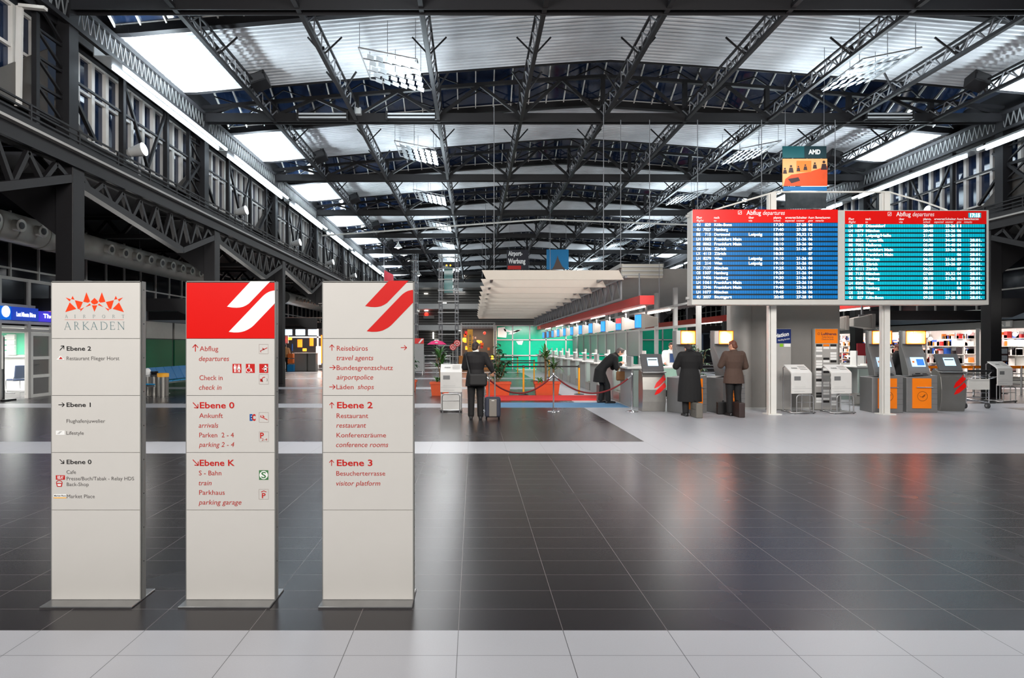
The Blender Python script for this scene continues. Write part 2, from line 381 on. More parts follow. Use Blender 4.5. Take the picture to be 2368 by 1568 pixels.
# ================================================================== CLERESTORIES, CRANE LEDGES, COLUMNS, AISLES (both sides)
AW = 18.2                                  # outer aisle wall, distance from the middle
for sgn in (-1, 1):
    side = 'left' if sgn < 0 else 'right'; sidew = 'pylon-side' if sgn < 0 else 'board-side'
    def sx(d): return XC+sgn*d             # distance from the middle -> x
    # solid wall parts of the clerestory
    g = G(); gx = HW+.28
    g.bx(sx(gx+.05), sx(gx+.15), 4, YEND, HC+6.55, HC+8.2).bx(sx(gx+.05), sx(gx+.15), 4, YEND, HC+3.9, HC+4.72)
    struct(g, 'wall_'+side, STEEL, 'dark steel clerestory wall above the crane ledge', 'wall')
    for k in range(-1, NT):
        t0 = (T0+BAY*k) if k > 0 else (TY[0] if k == 0 else T0-BAY)
        root = thing('window_%d' % (20+(k+2)+(20 if sgn > 0 else 0)), 'clerestory window band of one bay with grey mullions', 'window'); root['kind'] = 'structure'
        za, zb = HC+4.72, HC+6.55; y0, y1 = t0+.2, t0+BAY-.2
        g = G(); g.bx(sx(gx+.05), sx(gx+.07), y0, y1, za, zb); o = g.obj('pane', NIGHT, root); o['kind'] = 'structure'
        g = G(); n = 12
        for i in range(n+1):
            y = y0+(y1-y0)*i/n; g.bx(sx(gx-.04), sx(gx+.05), y-.06, y+.06, za, zb)
        for z in (za, (za+zb)/2+.12, zb): g.bx(sx(gx-.02), sx(gx+.05), y0, y1, z-.03, z+.03)
        o = g.obj('frame', MULL, root); o['kind'] = 'structure'
        g = G()                             # corrugated haunches that close the lower corners beside each post
        for s, yy, wq, hq in ((1, y0, .9, .8), (-1, y1, 1.75, 1.4)):
            g.prism([(yy-.3*s, za-.1), (yy+wq*s, za-.1), (yy-.3*s, za+hq)], lambda u, v, w: (sx(gx-.07-w), u, v), .03)
        struct(g, 'wall_'+side, mat('corrugated_dark', (70, 66, 62), .55), 'dark corrugated corner infill under a clerestory window', 'wall')
        nm = 'steel_frame'
        if k < 0: continue
        t = thing('wall_bracing', 'dark braced steel posts in front of the %s clerestory, %s bay from the front' % (sidew, ORD[k]), 'steel bracing', (sx(HW), t0, HC+4.2), 'clerestory bracing')
        xb = sx(HW+.02)
        for fr in (.30, .61):
            g = G(); g.bx(xb-.06, xb+.06, t0+BAY*fr-.06, t0+BAY*fr+.06, za-.3, zb+.2); g.obj('post', STEEL, t)
        g = G()
        g.bar((xb, t0+BAY*.30, zb), (xb, t0+BAY*.47, za), .07).bar((xb, t0+BAY*.61, zb), (xb, t0+BAY*.47, za), .07)
        g.bar((xb, t0+.05, za+.85), (xb, t0+1.0, za-.05), .08).bar((xb, t0+BAY-.05, za+1.5), (xb, t0+BAY-1.75, za-.05), .09)
        g.bar((xb, t0, za+1.0), (xb, t0+BAY, za+.95), .05)
        x2 = sx(HW+.9)
        for q in range(4):
            z = za-.1+q*.55; g.bar((xb, t0, z), (xb, t0-.95, z), .05)
            g.bar((xb, t0, z), (xb, t0-.95, z+.55), .05)
        g.bx(xb-.05, xb+.05, t0-1.0, t0-.9, za-.4, zb)
        g.obj('lattice', STEEL, t)
        # fluorescent cove along the top of the windows
        lt = thing('light_cove', 'bright fluorescent trough above the %s clerestory windows, %s bay from the front' % (sidew, ORD[k]), 'lamp', (sx(HW-.55), t0, HC+6.4), 'fluorescent coves')
        g = G(); xa, xc_ = sx(HW-.75), sx(HW-.35)
        g.bx(xa, xc_, t0+.35, t0+BAY-.2, HC+6.28, HC+6.30).bx(sx(HW-.36), sx(HW-.34), t0+.35, t0+BAY-.2, HC+6.28, HC+6.5)
        g.obj('housing', ALU, lt)
        g = G()
        for q in range(4):
            g = G(); g.tube((sx(HW-.72), t0+.9+q*1.5, HC+6.25), (sx(HW-.72), t0+2.35+q*1.5, HC+6.25), .045, n=8); g.obj('tube', TUBE, lt)
            g = G(); g.tube((sx(HW-.46), t0+.9+q*1.5, HC+6.25), (sx(HW-.46), t0+2.35+q*1.5, HC+6.25), .03, n=8); g.obj('tube', TUBE, lt)
        # floodlight on the ledge
        if k == NT-1: continue
        yF = 16.0+BAY*k
        fq = thing('floodlight', 'round grey floodlight on the %s crane ledge, %s from the front' % (sidew, ORD[k]), 'floodlight', (sx(HW-.35), yF, HC+4.2), 'floodlights')
        c = Vector((sx(HW-.25), yF, HC+4.88)); d = Vector((-sgn*.96, -.04, .22)).normalized()
        g = G(); g.tube((sx(HW-.25), yF, HC+4.2), (sx(HW-.25), yF, HC+4.7), .035); g.obj('stand', STEEL2, fq)
        g = G(); g.tube(c-d*.32, c-d*.22, .08, .12, 16).tube(c-d*.22, c+d*.12, .11, .17, 16); g.obj('lamp_housing', LGREY, fq)
        g = G(); g.tube(c+d*.121, c+d*.13, .155, n=20); g.obj('lens', mat('floodlight_lens', (255, 255, 255), .3, emit=12, erg=(240, 250, 255)), fq)
    # crane ledge / fish-belly girder along the columns
    t = thing('crane_girder', 'dark crane girder with walkway rail and pale flange along the %s columns' % sidew, 'crane girder', (sx(HW-.4), 10, HC+3.5))
    xa = sx(HW-.42)
    g = G(); g.bx(xa-.16, xa+.16, 5, YEND, HC+3.93, HC+3.98); g.obj('flange', mat('pale_worn_flange', (150, 148, 144), .5), t)
    g = G(); g.bx(xa-.05, xa+.05, 5, YEND, HC+3.98, HC+4.14).bx(sx(HW-.2), sx(HW+.5), 5, YEND, HC+4.14, HC+4.2).bx(xa-.04, xa+.04, 5, YEND, HC+3.66, HC+3.93); g.obj('web_plate', STEEL, t)
    g = G()
    for z in (4.22, 4.33, 4.44): g.bar((xa, 5, HC+z), (xa, YEND, HC+z), .035)
    for i in range(46): g.bx(xa-.02, xa+.02, 6+i*1.45, 6.04+i*1.45, HC+4.14, HC+4.46)
    g.obj('walkway_rail', STEEL, t)
    g = G(); gd = G()
    for k in range(-1, NT):
        ya, yb = T0+BAY*k, T0+BAY*(k+1); yv = ya+BAY*.70
        xq = sx(HW-.30)
        g.bar((xq, ya, HC+3.42), (xq, yv, HC+2.70), .18, .16).bar((xq, yv, HC+2.70), (xq, yb, HC+3.42), .18, .16)
        n = 9
        for i in range(n):
            def zlow(y): return HC+3.42-(.72*(y-ya)/(yv-ya) if y < yv else .72*(yb-y)/(yb-yv))
            y_a, y_b = ya+BAY*i/n, ya+BAY*(i+1)/n; ym = (y_a+y_b)/2
            gd.bar((xq, y_a, zlow(y_a)), (xq, ym, HC+3.6), .09).bar((xq, ym, HC+3.6), (xq, y_b, zlow(y_b)), .09)
    g.obj('bottom_chord', STEEL, t); gd.obj('lattice', STEEL, t)
    # dense eaves girder between the windows and the ceiling edge
    t = thing('eaves_girder', 'dense bright-webbed eaves girder above the %s clerestory windows' % sidew, 'lattice girder', (sx(HW-.1), 8, HC+6.8))
    xe = sx(HW-.12); g = G()
    for z in (6.78, 7.30): g.bx(xe-.05, xe+.05, 7, YEND-2.4, HC+z-.05, HC+z+.05)
    g.bx(sx(HW+.1), sx(HW+.14), 7, YEND-2.4, HC+6.7, HC+7.4); g.obj('chord', STEEL, t)
    g = G(); y = 7.0; i = 0
    while y < 50: g.bar((xe, y, HC+(6.82 if i % 2 else 7.26)), (xe, y+.11, HC+(7.26 if i % 2 else 6.82)), .022); y += .11; i += 1
    g.obj('lattice', ALU, t)
    # columns with the aisle cross beams
    for k in range(-1, NT):
        y = T0+BAY*k; d0 = HW-.40
        t = thing('steel_column', 'dark steel column with aisle cross beam in the %s row, %s from the front' % (sidew, ORD[k+1]), 'column', (sx(d0+.17), y, 0), 'nave columns')
        g = G(); g.bx(sx(d0), sx(d0+.36), y, y+.40, 0 if (k != 3 or sgn > 0) else HC+2.3, HC+3.8); g.obj('shaft', STEEL, t, bev=.015)
        g = G(); g.prism([(d0+.3, HC+3.5), (d0+1.6, HC+3.5), (d0+1.6, HC+3.2), (d0+.3, HC+2.2)], lambda u, v, w: (sx(u), y+.08+w, v), .24); g.obj('bracket', STEEL, t)
        if sgn > 0 or k >= 1:
            g = G(); g.prism([(d0+.36, 2.55), (d0+.75, 2.55), (d0+1.25, 2.75), (AW-.1, 2.75), (AW-.1, 3.15), (d0+.36, 3.15)][::1], lambda u, v, w: (sx(u), y+.08+w, v), .26)
            g.obj('portal_beam', STEEL, t)
        g = G(); zb, zt = HC+3.42, HC+4.0
        g.bx(sx(d0+.3), sx(AW), y+.1, y+.3, zb, zb+.14).bx(sx(d0+.3), sx(AW), y+.1, y+.3, zt, zt+.1)
        for i in range(6):
            q0 = d0+.5+i*.86
            g.bar((sx(q0), y+.2, zb+.1), (sx(q0+.43), y+.2, zt), .10).bar((sx(q0+.43), y+.2, zt), (sx(q0+.86), y+.2, zb+.1), .10)
        g.obj('cross_beam', STEEL, t)
    # aisle roof and outer glass wall
    g = G(); g.bx(sx(HW+.3), sx(AW+.3), 4, YEND, HC+4.15, HC+4.25)
    struct(g, 'ceiling', STEEL, 'dark aisle ceiling beside the nave', 'ceiling')
    root = thing('wall_%s_outer' % side, 'dark glass outer wall of the aisle with pale grid of mullions', 'wall'); root['kind'] = 'structure'
    g = G(); g.bx(sx(AW), sx(AW+.05), 4, YEND, 3.2, HC+4.2); o = g.obj('pane', DKGLASS, root); o['kind'] = 'structure'
    g = G()
    for i in range(52): y = 8+i*1.27; g.bx(sx(AW-.06), sx(AW), y-.03, y+.03, 3.2, HC+4.1)
    for z in (3.2, 4.0, 4.8, 5.6): g.bx(sx(AW-.05), sx(AW), 4, YEND, z-.03, z+.03)
    o = g.obj('frame', MULL, root); o['kind'] = 'structure'
    g = G(); g.bx(sx(AW+4.25), sx(AW+4.4), 4, YEND, 0, 3.2).bx(sx(AW), sx(AW+4.4), 4, YEND, 3.2, 3.26)
    struct(g, 'wall_'+side, mat('plain_back_wall', (96, 94, 92), .6), 'plain grey back wall behind the aisle shops', 'wall')
    # spandrel band under the glass
    g = G(); g.bx(sx(AW-.02), sx(AW+.08), 4, YEND, 2.72, 3.2)
    struct(g, 'trim_%d' % (1 if sgn < 0 else 2), mat('slate_band', (92, 100, 108), .5), 'slate grey band below the aisle glass', 'trim')

# end wall of the hall: stacked galleries
root = thing('wall_back', 'far end wall of the hall with dark galleries', 'wall'); root['kind'] = 'structure'
g = G(); g.bx(-15, 23, YEND, YEND+.3, 0, 12); o = g.obj('back_panel', mat('dark_slat_wall', (70, 68, 66), .6), root); o['kind'] = 'structure'
g = G()
for i in range(34): g.bx(-14.5, 22.5, YEND-.10, YEND, .3+i*.3, .36+i*.3)
o = g.obj('slat', GREY, root); o['kind'] = 'structure'
for z, c in ((3.6, GREY), (6.0, GREY), (8.4, GREY)):
    g = G(); g.bx(-14.5, 22.5, YEND-2.2, YEND-.1, z-.25, z+.35); o = g.obj('gallery_parapet', LGREY, root); o['kind'] = 'structure'

# ================================================================== SIGN PYLONS
PY = 4.125                                 # distance of the pylon fronts
INK = mat('black_lettering', (30, 28, 28), .5); INKG = mat('grey_lettering', (96, 92, 90), .5); TEAL = mat('slate_teal_lettering', (112, 138, 142), .5)
REDL = mat('red_lettering', (200, 22, 14), .5); VERM = mat('vermilion_emblem', (255, 66, 4), .45, var=.02); PWHITE = mat('white_print', (250, 250, 247), .4, var=.01)
GREEN = mat('green_print', (62, 122, 70), .5); BLUE = mat('blue_print', (16, 84, 160), .5); YELL = mat('yellow_print', (250, 176, 40), .5)
GROOVE = mat('outline_print', (176, 158, 152), .5)
SERIF = {   # simple roman capitals: straight strokes (x0, y0, x1, y1, width) in a 0..1 box
    'A': [(.08, 0, .48, 1, .05), (.92, 0, .48, 1, .11), (.22, .36, .76, .36, .04), (0, .015, .2, .015, .035), (.78, .015, 1.04, .015, .035)],
    'I': [(.5, 0, .5, 1, .16), (.25, .015, .75, .015, .04), (.25, .985, .75, .985, .04)],
    'R': [(.2, 0, .2, 1, .11), (.05, .015, .36, .015, .035), (.05, .985, .5, .985, .04), (.5, .985, .72, .86, .07), (.72, .86, .72, .64, .1), (.72, .64, .5, .52, .07), (.5, .5, .2, .5, .04), (.45, .52, .98, .02, .1)],
    'P': [(.2, 0, .2, 1, .11), (.05, .015, .38, .015, .035), (.05, .985, .55, .985, .04), (.55, .985, .8, .86, .07), (.8, .86, .8, .62, .1), (.8, .62, .55, .48, .07), (.55, .46, .2, .46, .04)],
    'O': [(.5, 1, .2, .9, .06), (.2, .9, .04, .66, .1), (.04, .66, .04, .34, .12), (.04, .34, .2, .1, .1), (.2, .1, .5, 0, .06), (.5, 0, .8, .1, .06), (.8, .1, .96, .34, .1), (.96, .34, .96, .66, .12), (.96, .66, .8, .9, .1), (.8, .9, .5, 1, .06)],
    'T': [(.5, 0, .5, 1, .12), (.3, .015, .7, .015, .035), (.02, .98, .98, .98, .05), (.03, .98, .03, .82, .05), (.97, .98, .97, .82, .05)],
    'K': [(.18, 0, .18, 1, .11), (.04, .015, .34, .015, .035), (.04, .985, .34, .985, .035), (.2, .46, .8, .98, .05), (.32, .55, .92, .02, .11), (.66, .985, .96, .985, .035), (.76, .015, 1.04, .015, .035)],
    'D': [(.16, 0, .16, 1, .11), (.02, .985, .5, .985, .04), (.02, .015, .5, .015, .04), (.5, .985, .8, .86, .08), (.8, .86, .95, .62, .1), (.95, .62, .95, .38, .12), (.95, .38, .8, .14, .1), (.8, .14, .5, .015, .08)],
    'E': [(.2, 0, .2, 1, .11), (.05, .985, .85, .985, .05), (.05, .015, .9, .015, .05), (.2, .52, .68, .52, .045), (.85, .985, .85, .82, .05), (.9, .015, .9, .2, .05), (.68, .6, .68, .44, .04)],
    'N': [(.14, 0, .14, 1, .05), (.14, .98, .86, .02, .12), (.86, 0, .86, 1, .05), (0, .015, .28, .015, .035), (0, .985, .2, .985, .035), (.72, .985, 1, .985, .035)]}
def stroke(g, x0, y0, x1, y1, wd, fn):
    d = math.hypot(x1-x0, y1-y0) or 1; nx, ny = -(y1-y0)/d*wd/2, (x1-x0)/d*wd/2
    g.flat([(x0-nx, y0-ny), (x1-nx, y1-ny), (x1+nx, y1+ny), (x0+nx, y0+ny)], fn)
def serif(g, ch, x0, x1, y0, y1, fn):
    for a, b, c, d, wd in SERIF[ch]: stroke(g, x0+a*(x1-x0), y0+b*(y1-y0), x0+c*(x1-x0), y0+d*(y1-y0), wd*abs(y1-y0)*.82, fn)
def rect(g, x0, y0, x1, y1, fn): g.flat([(x0, y1), (x1, y1), (x1, y0), (x0, y0)], fn)
def disc(g, cx, cy, r, fn, n=20, ry=None): g.flat([(cx+r*math.cos(2*PI*i/n), cy+(ry or r)*math.sin(2*PI*i/n)) for i in range(n)], fn)
def ring(g, cx, cy, r, wd, fn, n=28, a0=0, a1=2*PI):
    for i in range(n):
        a, b = a0+(a1-a0)*i/n, a0+(a1-a0)*(i+1)/n
        g.flat([(cx+q*math.cos(t), cy+q*math.sin(t)) for q, t in ((r-wd/2, a), (r+wd/2, a), (r+wd/2, b), (r-wd/2, b))], fn)
def frame(g, x0, y0, x1, y1, wd, fn):
    for a in ((x0, y0, x1, y0), (x1, y0, x1, y1), (x1, y1, x0, y1), (x0, y1, x0, y0)): stroke(g, *a, wd, fn)
def arrow(g, x0, y0, x1, y1, wd, hd, fn):
    stroke(g, x0, y0, x1, y1, wd, fn); a = math.atan2(y1-y0, x1-x0)
    for s in (2.36, -2.36): stroke(g, x1+math.cos(a)*wd*.4, y1+math.sin(a)*wd*.4, x1+hd*math.cos(a+s), y1+hd*math.sin(a+s), wd, fn)

BAND1 = [(965, 52), (1220, 52), (940, 340), (900, 365), (860, 383), (820, 391), (780, 394), (720, 391), (655, 380)]
BAND2 = [(1277, 170), (1277, 335), (1000, 620), (975, 642), (950, 660), (915, 680), (880, 696), (840, 707), (800, 713), (740, 714), (673, 706), (1115, 250), (1140, 227), (1170, 205), (1195, 191), (1220, 181), (1250, 174)]

def pylon(px0, px1, lean, label, head, draw):
    x0, x1 = wx(px0, PY), wx(px1, PY); zt = wz(650, PY); th = .062
    t = thing('sign_pylon', label, 'sign', ((x0+x1)/2, PY+th/2, 0), 'sign pylons on the hall floor')
    g = G(); g.bx(x0, x1, PY+.006, PY+th, .012, zt); g.bx(x0, x0+.006, PY, PY+.01, .012, zt); g.bx(x1-.006, x1, PY, PY+.01, .012, zt)
    g.bx(x0, x1, PY, PY+.01, zt-.006, zt)
    g.obj('body', mat('pylon_side', (146, 146, 142), .4, .3), t)
    g = G()
    for i in range(9): g.tube((x1, PY+th*.55, .25+i*.22), (x1+.002, PY+th*.55, .25+i*.22), .004, n=8)
    g.obj('screw', BLACK, t)
    ys = [654, 783, 914.5, 1046.5, 1179.5, 1391]
    for i in range(5):
        za, zb = wz(ys[i], PY)-(.0015 if i else .0), wz(ys[i+1], PY)+.0015
        if i == 4: zb = .014
        g = G(); g.bx(x0+.006, x1-.006, PY-.002, PY+.008, zb, za)
        g.obj('panel', head if i == 0 else OFFW, t)
    ya, yb = fy(1408), fy(1365)
    g = G(); g.bx(x0, x1, ya, yb, 0, .012); g.obj('base_plate', mat('steel_floor_plate', (150, 150, 150), .28, .8, var=.15, scale=9), t, bev=.004)
    gs = []
    def K(m, nm='printed_emblem'):
        g = G(); g.mat = m; g.K = K; gs.append((nm, m, g)); return g
    def fn_at(ox, oy, sc, e=0.0006):       # from zoomed-photo coordinates to the pylon face
        def fn(u, v):
            X, Y_ = ox+u/sc, oy+v/sc
            X -= -(Y_-1021)/739*lean
            return (wx(X, PY), PY-.0024-e, wz(Y_, PY))
        return fn
    draw(K, fn_at)
    for nm, m, gg in gs:
        if gg.v: gg.obj(nm, m, t)
    return t
def T(g, s, x0, x1, yb, cap, fn, **k): put_text(g.K(g.mat, 'text_line'), s, x0, x1, yb, -cap, fn, **k)

def draw_a(K, fa):
    f = fa(80, 630, 5.2267); g = K(VERM)
    tri = [[(410, 480), (466, 362), (545, 440)], [(418, 303), (480, 325), (466, 352)], [(484, 322), (504, 284), (524, 330)], [(528, 336), (625, 358), (592, 432), (562, 440)],
           [(630, 355), (671, 240), (713, 350), (690, 366)], [(720, 352), (767, 308), (812, 352), (800, 376), (765, 388), (735, 376)], [(733, 398), (798, 398), (762, 475)],
           [(655, 418), (708, 376), (722, 394)], [(553, 436), (600, 440), (640, 422), (590, 474), (598, 452)]]
    for p in tri:
        g.flat(p, f)
        q = [(1528-a, b) for a, b in p][::-1]
        if p[0][0] not in (720, 733): g.flat(q, f)
    g = K(TEAL)
    for c, x in zip('AIRPORT', (422, 527, 640, 757, 873, 993, 1107)): serif(g, c, x-17, x+17, 552, 512, f)
    for c, a, b in zip('ARKADEN', (393, 510, 610, 712, 827, 942, 1035), (475, 575, 695, 795, 915, 1010, 1125)): serif(g, c, a, b, 692, 598, f)
    stroke(K(VERM), 400, 572, 1115, 572, 2, f)
    T(K(INK), 'Ebene 2', 417, 712, 945, 50, f, bold=.016); arrow(K(INK), 333, 942, 382, 890, 9, 36, f)
    g = K(PWHITE); g.flat([(288, 1055), (390, 1055), (362, 1032), (352, 1010), (328, 1010), (315, 1032)], f); g = K(REDL); g.flat([(318, 1048), (368, 1048), (344, 1018)], fa(80, 630, 5.2267, .0009))
    T(K(INKG), 'Restaurant Flieger Horst', 413, 1050, 1060, 44, f)
    f = fa(80, 900, 5.2267); f2 = fa(80, 900, 5.2267, .0009)
    arrow(K(INK), 302, 188, 370, 188, 9, 36, f); T(K(INK), 'Ebene 1', 400, 692, 213, 50, f, bold=.016)
    T(K(INKG), 'Flughafenjuwelier', 395, 862, 405, 42, f)
    rect(K(PWHITE), 263, 500, 370, 552, f); stroke(K(INKG), 285, 540, 320, 508, 4, f2); stroke(K(INKG), 300, 540, 335, 508, 4, f2); T(K(INKG), 'Lifestyle', 390, 600, 550, 42, f)
    arrow(K(INK), 302, 848, 350, 895, 9, 36, f); T(K(INK), 'Ebene 0', 385, 685, 903, 50, f, bold=.016)
    T(K(INKG), 'Cafe', 380, 495, 1022, 42, f); T(K(INKG), 'Presse/Buch/Tabak - Relay HDS', 380, 1195, 1100, 42, f); T(K(INKG), 'Back-Shop', 380, 645, 1170, 42, f); T(K(INKG), 'Market Place', 377, 715, 1315, 42, f)
    rect(K(REDL), 250, 1040, 360, 1093, f); T(K(PWHITE), 'RELAY', 268, 345, 1083, 34, f2, bold=.03, shear=.15)
    g = K(REDL); g.flat([(262, 1178), (320, 1178), (328, 1135), (252, 1135)], f); ring(g, 290, 1138, 36, 9, f, 14, PI, 2*PI); K(PWHITE).flat([(272, 1168), (308, 1168), (314, 1146), (266, 1146)], f2)
    rect(K(PWHITE), 217, 1268, 372, 1322, f); rect(K(YELL), 217, 1306, 372, 1318, f2); T(K(INK), 'Market Place', 226, 366, 1296, 18, f2, bold=.02)

def plane_icon(g, f, cx, cy, w_, up):
    s = 1 if up else -1
    stroke(g, cx-w_*.45, cy+s*w_*.1, cx+w_*.45, cy-s*w_*.3, 9, f); g.flat([(cx-w_*.1, cy), (cx-w_*.2, cy-w_*.3), (cx-w_*.1, cy-w_*.28), (cx+w_*.12, cy-w_*.05)], f)
    stroke(g, cx-w_*.45, cy+s*w_*.1, cx-w_*.35, cy+s*w_*.28, 8, f)
def man_icon(g, f, cx, cy, h, dress=False):
    disc(g, cx, cy-h*.42, h*.09, f); 
    if dress: g.flat([(cx-h*.12, cy-h*.3), (cx-h*.2, cy+h*.15), (cx+h*.2, cy+h*.15), (cx+h*.12, cy-h*.3)], f)
    else: rect(g, cx-h*.15, cy-h*.3, cx+h*.15, cy+h*.08, f)
    rect(g, cx-h*.1, cy+h*.05, cx-h*.015, cy+h*.48, f); rect(g, cx+h*.015, cy+h*.05, cx+h*.1, cy+h*.48, f)

def draw_b(K, fa):
    f = fa(410, 640, 5.6); f2 = fa(410, 640, 5.6, .0009)
    g = K(PWHITE)
    for b in (BAND1, BAND2): g.flat([(u+14, v+8) for u, v in b], f)
    g = K(REDT)
    arrow(K(REDL), 253, 970, 253, 882, 11, 50, f); T(g, 'Abflug', 308, 548, 962, 62, f); T(g, 'departures', 297, 688, 1090, 62, f, shear=.2)
    frame(K(GROOVE), 1078, 875, 1195, 997, 3, f); plane_icon(K(REDL), f, 1138, 950, 100, True)
    for i, a in enumerate((730, 903, 1077)): rect(K(REDL), a, 1128, a+115, 1245, f)
    g = K(PWHITE); man_icon(g, f2, 762, 1188, 100); man_icon(g, f2, 814, 1188, 100, True); stroke(g, 788, 1135, 788, 1240, 3, f2)
    disc(g, 945, 1148, 10, f2); stroke(g, 945, 1160, 945, 1192, 16, f2); stroke(g, 945, 1192, 972, 1192, 12, f2); stroke(g, 972, 1192, 982, 1232, 10, f2); ring(g, 938, 1208, 28, 7, f2, 20)
    disc(g, 1157, 1158, 13, f2); stroke(g, 1132, 1180, 1182, 1172, 11, f2); rect(g, 1142, 1172, 1172, 1225, f2); rect(g, 1148, 1205, 1166, 1232, f2); stroke(g, 1112, 1190, 1140, 1200, 6, f2)
    g = K(REDT); frame(K(GROOVE), 1073, 1265, 1193, 1390, 3, f); T(g, 'Check in', 300, 600, 1338, 62, f); T(g, 'check in', 293, 583, 1463, 62, f, shear=.2)
    h = K(REDL); h.flat([(1085, 1318), (1115, 1330), (1120, 1362), (1085, 1355)], f); ring(h, 1140, 1333, 32, 9, f, 12, 2.2, 5.0); ring(K(INKG), 1150, 1335, 28, 5, f, 8, -.7, .7)
    f = fa(410, 910, 5.6); f2 = fa(410, 910, 5.6, .0009); h = K(REDL)
    arrow(h, 212, 116, 274, 185, 11, 48, f); T(h, 'Ebene 0', 300, 747, 190, 76, f, bold=.018)
    T(g, 'Ankunft', 290, 597, 315, 60, f); T(g, 'arrivals', 282, 535, 442, 62, f, shear=.2); T(g, 'Parken  2 - 4', 288, 735, 567, 60, f); T(g, 'parking 2 - 4', 282, 738, 690, 60, f, shear=.2)
    T(K(BLUE), 'E', 943, 980, 348, 76, f, bold=.05); T(h, 'C', 974, 1020, 348, 76, f, bold=.05)
    frame(K(GROOVE), 1065, 245, 1187, 372, 3, f); plane_icon(h, f, 1128, 310, 100, False)
    frame(K(GROOVE), 1063, 495, 1185, 622, 3, f); T(h, 'P', 1076, 1124, 580, 72, f, bold=.02); T(g, '2-4', 1095, 1166, 610, 30, f)
    arrow(h, 200, 856, 268, 928, 11, 48, f); T(h, 'Ebene K', 288, 742, 935, 76, f, bold=.018)
    T(g, 'S - Bahn', 277, 567, 1058, 60, f); T(g, 'train', 272, 438, 1187, 62, f, shear=.2); T(g, 'Parkhaus', 277, 607, 1310, 60, f); T(g, 'parking garage', 268, 822, 1437, 62, f, shear=.2)
    rect(K(GREEN), 1055, 993, 1175, 1117, f); disc(K(PWHITE), 1115, 1055, 54, f2, 28); T(K(GREEN), 'S', 1084, 1146, 1093, 76, fa(410, 910, 5.6, .0012), bold=.018)
    frame(K(GROOVE), 1050, 1240, 1173, 1367, 3, f); T(h, 'P', 1088, 1136, 1352, 62, f, bold=.02); stroke(h, 1078, 1275, 1112, 1260, 9, f); stroke(h, 1112, 1260, 1148, 1275, 9, f)

def draw_c(K, fa):
    f = fa(730, 640, 5.6); g = K(REDL)
    gg = K(mat('red_band_print', (212, 30, 26), .4))
    for b in (BAND1, BAND2): gg.flat(b, f)
    h = K(REDT)
    arrow(g, 221, 957, 221, 884, 9, 42, f); T(h, 'Reisebüros', 285, 685, 957, 62, f); arrow(g, 1113, 918, 1186, 918, 9, 42, f)
    T(h, 'travel agents', 280, 757, 1080, 62, f, shear=.2); arrow(g, 188, 1175, 260, 1175, 9, 42, f); T(h, 'Bundesgrenzschutz', 280, 1008, 1207, 60, f)
    T(h, 'airportpolice', 280, 752, 1330, 62, f, shear=.2); arrow(g, 184, 1426, 256, 1426, 9, 42, f); T(h, 'Läden', 275, 498, 1455, 58, f); T(h, 'shops', 550, 760, 1455, 60, f, shear=.2)
    f = fa(730, 900, 5.6)
    arrow(g, 213, 248, 213, 175, 9, 42, f); T(g, 'Ebene 2', 282, 742, 245, 78, f, bold=.018); T(h, 'Restaurant', 275, 683, 373, 60, f); T(h, 'restaurant', 270, 655, 497, 62, f, shear=.2)
    T(h, 'Konferenzräume', 272, 912, 623, 58, f); T(h, 'conference rooms', 265, 940, 748, 62, f, shear=.2)
    arrow(g, 205, 993, 205, 920, 9, 42, f); T(g, 'Ebene 3', 273, 733, 992, 78, f, bold=.018); T(h, 'Besucherterrasse', 265, 898, 1118, 58, f); T(h, 'visitor platform', 262, 833, 1247, 60, f, shear=.2)

pylon(118, 326, 17, 'pale grey sign pylon headed by an orange crown emblem, on a steel floor plate', OFFW, draw_a)
pylon(429.5, 637, 10, 'pale grey sign pylon with solid red head panel and two white swooshes', RED, draw_b)
pylon(745, 957, 6, 'pale grey sign pylon with two red swooshes on its pale head panel', OFFW, draw_c)

# ================================================================== DEPARTURE BOARD
BY = 14.9
t = thing('departure_board', 'wide double departures board with red headers and glowing blue rows on two white posts', 'departure board', (8.5, BY, 0))
bp = lambda e: (lambda u, v: (wx(u, BY), BY-e, wz(v, BY)))
g = G(); x0, x1 = wx(1600, BY), wx(2287, BY); zt, zb = wz(486, BY), wz(705, BY)
g.bx(x0, x1, BY, BY+.34, zb, zt); g.obj('housing', mat('board_housing', (196, 194, 188), .45), t, bev=.01)
for px in (1792, 2056):
    g = G(); xa = wx(px, 15.2); g.bx(xa-.065, xa+.065, BY+.36, BY+.52, .02, wz(444, 15.2)); g.bx(xa-.11, xa-.08, BY+.38, BY+.50, .02, wz(444, 15.2)); g.bx(xa-.16, xa+.16, BY+.28, BY+.6, 0, .025)
    g.obj('post', WHITE, t)
g = G(); a, b = at(1792, 444, 15.3), at(2056, 444, 15.3)
for p, q in ((a, b), (a, at(1650, 486, 15.2)), (b, at(2140, 468, 15.2)), (at(2140, 468, 15.2), at(2190, 486, 15.2))): g.tube(p, q, .02)
g.obj('tie_rod', WHITE, t)
for py in (500, 690):
    g = G(); p = at(1586, py, BY+.2); g.tube(p, p+Vector((.12, 0, 0)), .035, n=10); g.obj('side_lamp', LGREY, t)
SL = mat('split_flap_blue', (0, 104, 172), .4, emit=.6, var=.25, scale=3); SR = mat('split_flap_cyan', (0, 176, 198), .4, emit=.56, var=.2, scale=3)
CELLD = mat('display_backing', (4, 34, 48), .4); CHARS = mat('lit_characters', (255, 255, 255), .4, emit=1.1, erg=(225, 246, 255))
